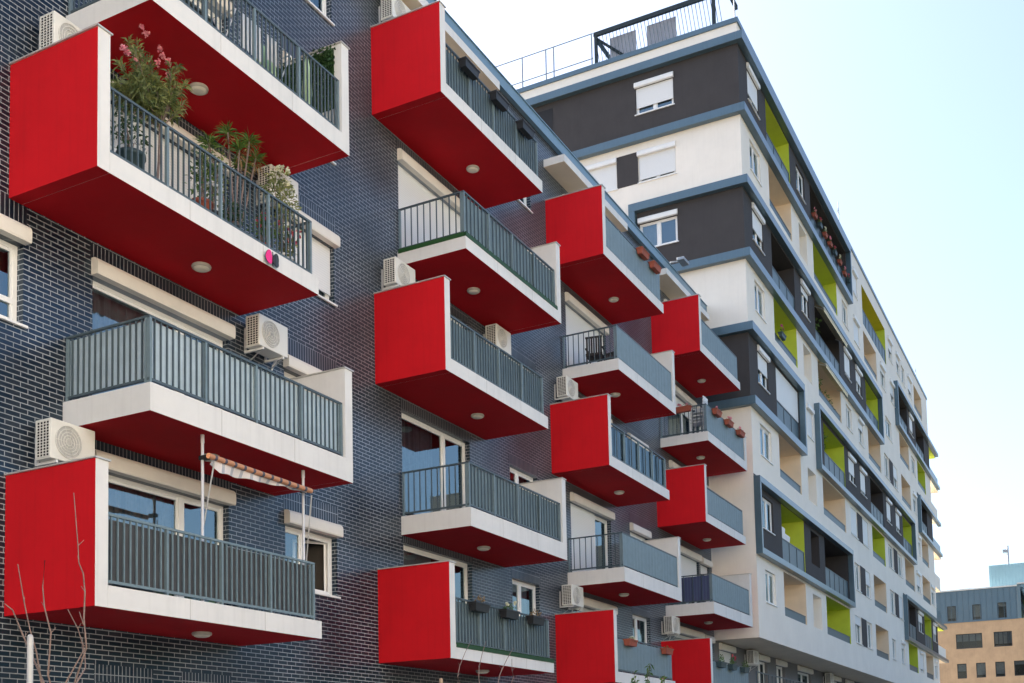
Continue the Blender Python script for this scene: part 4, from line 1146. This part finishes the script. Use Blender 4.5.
sapling('bare thin sapling before the lowest left red panel', (-1.38, -5.2, 0), (-1.36, -5.2, 2.2), S1, .012)
sapling('bare sapling twigs below the low balcony with dried plants', (6.6, -5.2, 0), (6.6, -5.2, 2.3), S2, .012)
for x, h, m_, lab in ((-1.67, 2.91, 'fan', 'white tree stake beside the bare left sapling'), (5.22, 2.94, 'wood', 'round topped timber stake below the low middle balcony')):
    mb = MB(); mb.lathe([(.027, 0), (.027, h-.03), (.020, h-.008), (.004, h)], n=12); o = mb.build('tree_stake', M[m_]); o.location = (x, -5.2, 0); tag(o, lab, 'stake')
t = tag(empty('young_tree', (15.0, -4.5, 0)), 'young tree whose green leaf tips rise below the far red balconies', 'young tree')
st = MB(); lf = MB(); st.tube([(0, 0, 0), (.03, 0, 1.2), (0, 0, 2.2)], [.04, .032, .026], 8); st.build('trunk', M['bark'], t)
st = MB()
for (x, z, dy) in ((-1.2, 3.4, .1), (-.8, 3.6, -.1), (-.2, 3.55, .2), (.35, 3.85, 0), (.75, 3.95, .1), (1.15, 3.7, -.1), (1.3, 3.45, .1), (.5, 3.4, -.3), (-.5, 3.1, .3), (.9, 3.2, -.3), (-1.0, 3.0, -.2), (0, 3.2, 0)):
    e = Vector((x, dy, z)); s = Vector((0, 0, 2.0+rnd.random()*.3)); mid = s.lerp(e, .55)+Vector((0, 0, .08))
    st.tube([s, mid, e], [.013, .009, .003], 5)
    for _ in range(26):
        f_ = rnd.uniform(.55, 1); p = s.lerp(mid, f_*2) if f_ < .5 else mid.lerp(e, f_*2-1)
        lf.leaf(p, sphere_dir()+Vector((0, 0, -.15)), rnd.uniform(.09, .16), rnd.uniform(.035, .06), 0, .3)
st.build('branch', M['bark'], t); lf.build('foliage', M['leaf'], t)

# ------------------------------------------------------------------ far building closing the street
far = tag(empty('office_building', (137, -10, 0)), 'distant office block with tan lower storeys and blue metal top floor', 'building')
FO = (137, -10, 0)
M['frame_dark'] = plain('anthracite window frame', (.03, .035, .04), .5)
def fwin(y, z, w, h, n):
    fh2.append((-y, -y+w, z, z+h, .2)); fw.append((y, z, w, h, n))
fh2 = []; fw = []
for r in range(5):
    z = 14.0-3.4*r; hh = 1.7
    if z < .5: continue
    if r % 2 == 0:
        for y in (6.2, .97, -3.05, -6.6, -10.5, -14.5, -18.5, -22.5, -26.5): fwin(y, z, 2.8 if y != -3.05 else 1.9, hh, 4)
    else:
        for y in (4.6, .98, -1.04, -3.05, -5.0, -7.6, -10, -12.5, -15, -18, -21, -24, -27): fwin(y, z, 1.0 if y != -5.0 else 1.4, hh, 1)
def fput(u, d, z): return (130+d, -u, z)
mb = MB(); wall_cells(mb, -20, 32, 0, 17.05, fh2, fput, lambda u, z: 0)
mb.quad((130, 20, 0), (144, 20, 0), (144, 20, 17.05), (130, 20, 17.05)); mb.quad((130, -32, 0), (130, -32, 17.05), (144, -32, 17.05), (144, -32, 0))
mb.build('tan_wall', [M['tan']], far, origin=FO)
uh = []; 
for y in (7.0, 4.3, 1.76, -.94, -3.57): uh.append((-y, -y+.95, 17.25, 19.0, .18))
mb = MB(); wall_cells(mb, -20, 5.7, 17.05, 20.7, uh, fput, lambda u, z: 0)
y = 19.9
while y > -5.6: mb.box(129.955, 129.999, y-.02, y+.02, 17.1, 20.66); y -= .62
mb.build('metal_storey', [M['zinc']], far, origin=FO)
mb = MB(); mb.box(129.9, 144, -5.72, 20, 20.7, 20.85); mb.box(129.7, 144, -32, -5.73, 20.9, 21.05); mb.build('roof', [M['metal_cap']], far, origin=FO)
mb = MB(); mb.box(129.93, 144, -6.05, -5.71, 17.06, 20.9); mb.build('corner_fin', [M['blue']], far, origin=FO)
mb = MB(); mb.box(129.97, 143, -32, -6.06, 17.06, 20.9); mb.build('glass_storey', [glass_mat('tinted far glass', 2.6, (.2, .3, .33))], far, origin=FO)
mb = MB(); mb.box(130.6, 142, -32, -5.8, 17.1, 20.8); mb.build('core', [M['zinc']], far, origin=FO)
mb = MB(); mb.box(132, 142, -30, -2.75, 20.86, 23.6); y = -3
while y > -30: mb.box(131.95, 131.999, y-.05, y+.05, 20.9, 23.55); y -= .35
mb.build('penthouse', [M['zinc_pale']], far, origin=FO)
mb = MB(); mb.box(129.93, 129.999, -5.7, 20, 17.03, 17.18); mb.build('string_course', [M['zinc']], far, origin=FO)
def far_window(y, z, w, h, n):
    mb = MB(); d0, d1 = 130.08, 130.16
    mb.box(d0, d1, y-w, y, z, z+.09); mb.box(d0, d1, y-w, y, z+h-.09, z+h); mb.box(d0+.001, d1, y-.09, y, z+.09, z+h-.09); mb.box(d0+.001, d1, y-w, y-w+.09, z+.09, z+h-.09)
    for k in range(1, n): mb.box(d0-.003, d1, y-w*k/n-.04, y-w*k/n+.04, z+.09, z+h-.09)
    org = (130, y, z); o = mb.build('window', [M['frame_dark']], far, origin=org); o.location = (130-FO[0], y-FO[1], z)
    mb = MB(); mb.quad((130.12, y, z), (130.12, y-w, z), (130.12, y-w, z+h), (130.12, y, z+h)); mb.build('pane', [M['glass_far']], o, origin=org)
    mb = MB(); k_ = rnd.choice((.25, .5, .8)); mb.quad((130.3, y, z+h*(1-k_)), (130.3, y-w, z+h*(1-k_)), (130.3, y-w, z+h), (130.3, y, z+h)); mb.quad((130.7, y+.2, z-.2), (130.7, y-w-.2, z-.2), (130.7, y-w-.2, z+h+.2), (130.7, y+.2, z+h+.2), 1)
    mb.build('blind', [M['curtain'], M['room']], o, origin=org)
for a in fw: far_window(*a)
for y in (7.0, 4.3, 1.76, -.94, -3.57): far_window(y, 17.25, .95, 1.75, 1)
for (y, w, h) in ((.6, 1.0, .5), (-1.4, .7, .35), (6, 2.4, .9), (10.5, 1.2, .6)):
    mb = MB(); mb.box(134, 135.5, y-w, y, 20.86, 20.86+h); mb.box(133.9, 135.6, y-w-.1, y+.1, 20.86+h, 20.94+h); mb.build('roof_vent', [M['galv']], far, origin=FO)
t = tag(empty('rooftop_camera', (132.5, -4.8, 23.6)), 'camera mast on the pale blue penthouse of the distant office block', 'camera')
mb = MB(); mb.tube([(0, 0, 0), (0, 0, 2.2)], .12, 6); mb.build('mast', M['galv'], t)
mb = MB(); mb.box(-.3, .3, -.1, .5, 1.4, 1.75); mb.build('head', M['galv'], t)
# ------------------------------------------------------------------ the other side of the street (behind the viewer): an unseen house sized for its bounce light, and added trees
opp = tag(empty('unseen_bounce_house', (-45, -40, 0)), 'long unseen cream plastered house across the street, sized for its warm bounce light', 'building')
oh = []
for r in range(7):
    for i in range(23): oh.append((-92+i*4, -90.6+i*4, 1.2+3.3*r, 2.8+3.3*r, .2))
mb = MB(); wall_cells(mb, -95, 2, 0, 25, oh, lambda u, d, z: (u, -31-d, z), lambda u, z: 0)
mb.quad((-95, -31, 0), (-95, -31, 25), (-95, -44, 25), (-95, -44, 0)); mb.quad((2, -31, 0), (2, -44, 0), (2, -44, 25), (2, -31, 25)); mb.quad((-95, -44, 0), (-95, -44, 25), (2, -44, 25), (2, -44, 0))
M['warm'] = plain('warm cream render', (.76, .68, .56), .9, .05)
mb.build('wall', [M['warm']], opp, origin=(-45, -40, 0))
mb = MB(); mb.box(-95.3, 2.3, -44.3, -30.7, 25, 25.3); mb.build('roof', [M['roofdark']], opp, origin=(-45, -40, 0))
for (a, b, z0, z1, d) in oh:
    o = link('window', cmesh('oppw', lambda: MB().box(0, 1.6, -.2, -.16, 0, 1.6).mesh('window', M['blackglass'])), opp); o.location = (a+45, 9, z0)
mb = MB()  # unseen trees, put in to darken low reflections on the brick
for i in range(26):
    c = (14+i*7+rnd.uniform(-2, 2), -38+rnd.uniform(-3, 3), 8.0+rnd.uniform(-1.5, 1.5)); clump(mb, c, (4.2, 3.6, 6.2), 520, 1.2, 1.0)
    mb.tube([(c[0], c[1], 0), (c[0]+.2, c[1], 6)], [.25, .15], 6, 1)
tag(mb.build('unseen_tree_row', [M['leaf_dark'], M['bark']]), 'row of unseen dense trees added across the road to darken reflections', 'trees', kind='stuff')

# ------------------------------------------------------------------ world, sun, camera
SUN_AZ = 78.0     # degrees from +x towards +y
SUN_EL = 42.0
w = bpy.data.worlds.new('World'); SC.world = w; w.use_nodes = True
nt = w.node_tree
bg = nt.nodes['Background']
sky = nt.nodes.new('ShaderNodeTexSky'); sky.sky_type = 'NISHITA'; sky.sun_disc = False
sky.sun_elevation = R(SUN_EL); sky.sun_rotation = R(90-SUN_AZ)
sky.air_density = 1.0; sky.dust_density = 3.5; sky.ozone_density = 1.2
nt.links.new(sky.outputs[0], bg.inputs[0]); bg.inputs[1].default_value = .088
ld = bpy.data.lights.new('sun', 'SUN'); ld.energy = 5.0; ld.angle = R(.5); ld.color = (1, .95, .88)
sun = bpy.data.objects.new('sun', ld); COL.objects.link(sun)
sd = Vector((math.cos(R(SUN_AZ))*math.cos(R(SUN_EL)), math.sin(R(SUN_AZ))*math.cos(R(SUN_EL)), math.sin(R(SUN_EL))))
sun.rotation_euler = sd.to_track_quat('Z', 'Y').to_euler(); sun.location = (0, 40, 60)

F = Vector((.88445025, .46096472, .07252096)); Rr = Vector((.46344039, -.88587615, -.02112931)); U = Vector((-.05450472, -.05229696, .99714305))
cam = bpy.data.cameras.new('camera'); co = bpy.data.objects.new('camera', cam); COL.objects.link(co)
mat = Matrix((Rr, U, -F)).transposed().to_4x4(); mat.translation = Vector((-8.4127, -13.41216, 1.67648))
co.matrix_world = mat
cam.sensor_width = 36; cam.sensor_fit = 'HORIZONTAL'; cam.lens = 1132.036/1024*36
cam.shift_x = (512-510.83)/1024; cam.shift_y = (684.036-341.5)/1024
cam.clip_start = .1; cam.clip_end = 3000
SC.camera = co
SC.view_settings.view_transform = 'Standard'; SC.view_settings.look = 'None'
SC.view_settings.exposure = 2.15; SC.view_settings.gamma = 1
SC.cycles.max_bounces = 8; SC.cycles.use_denoising = True
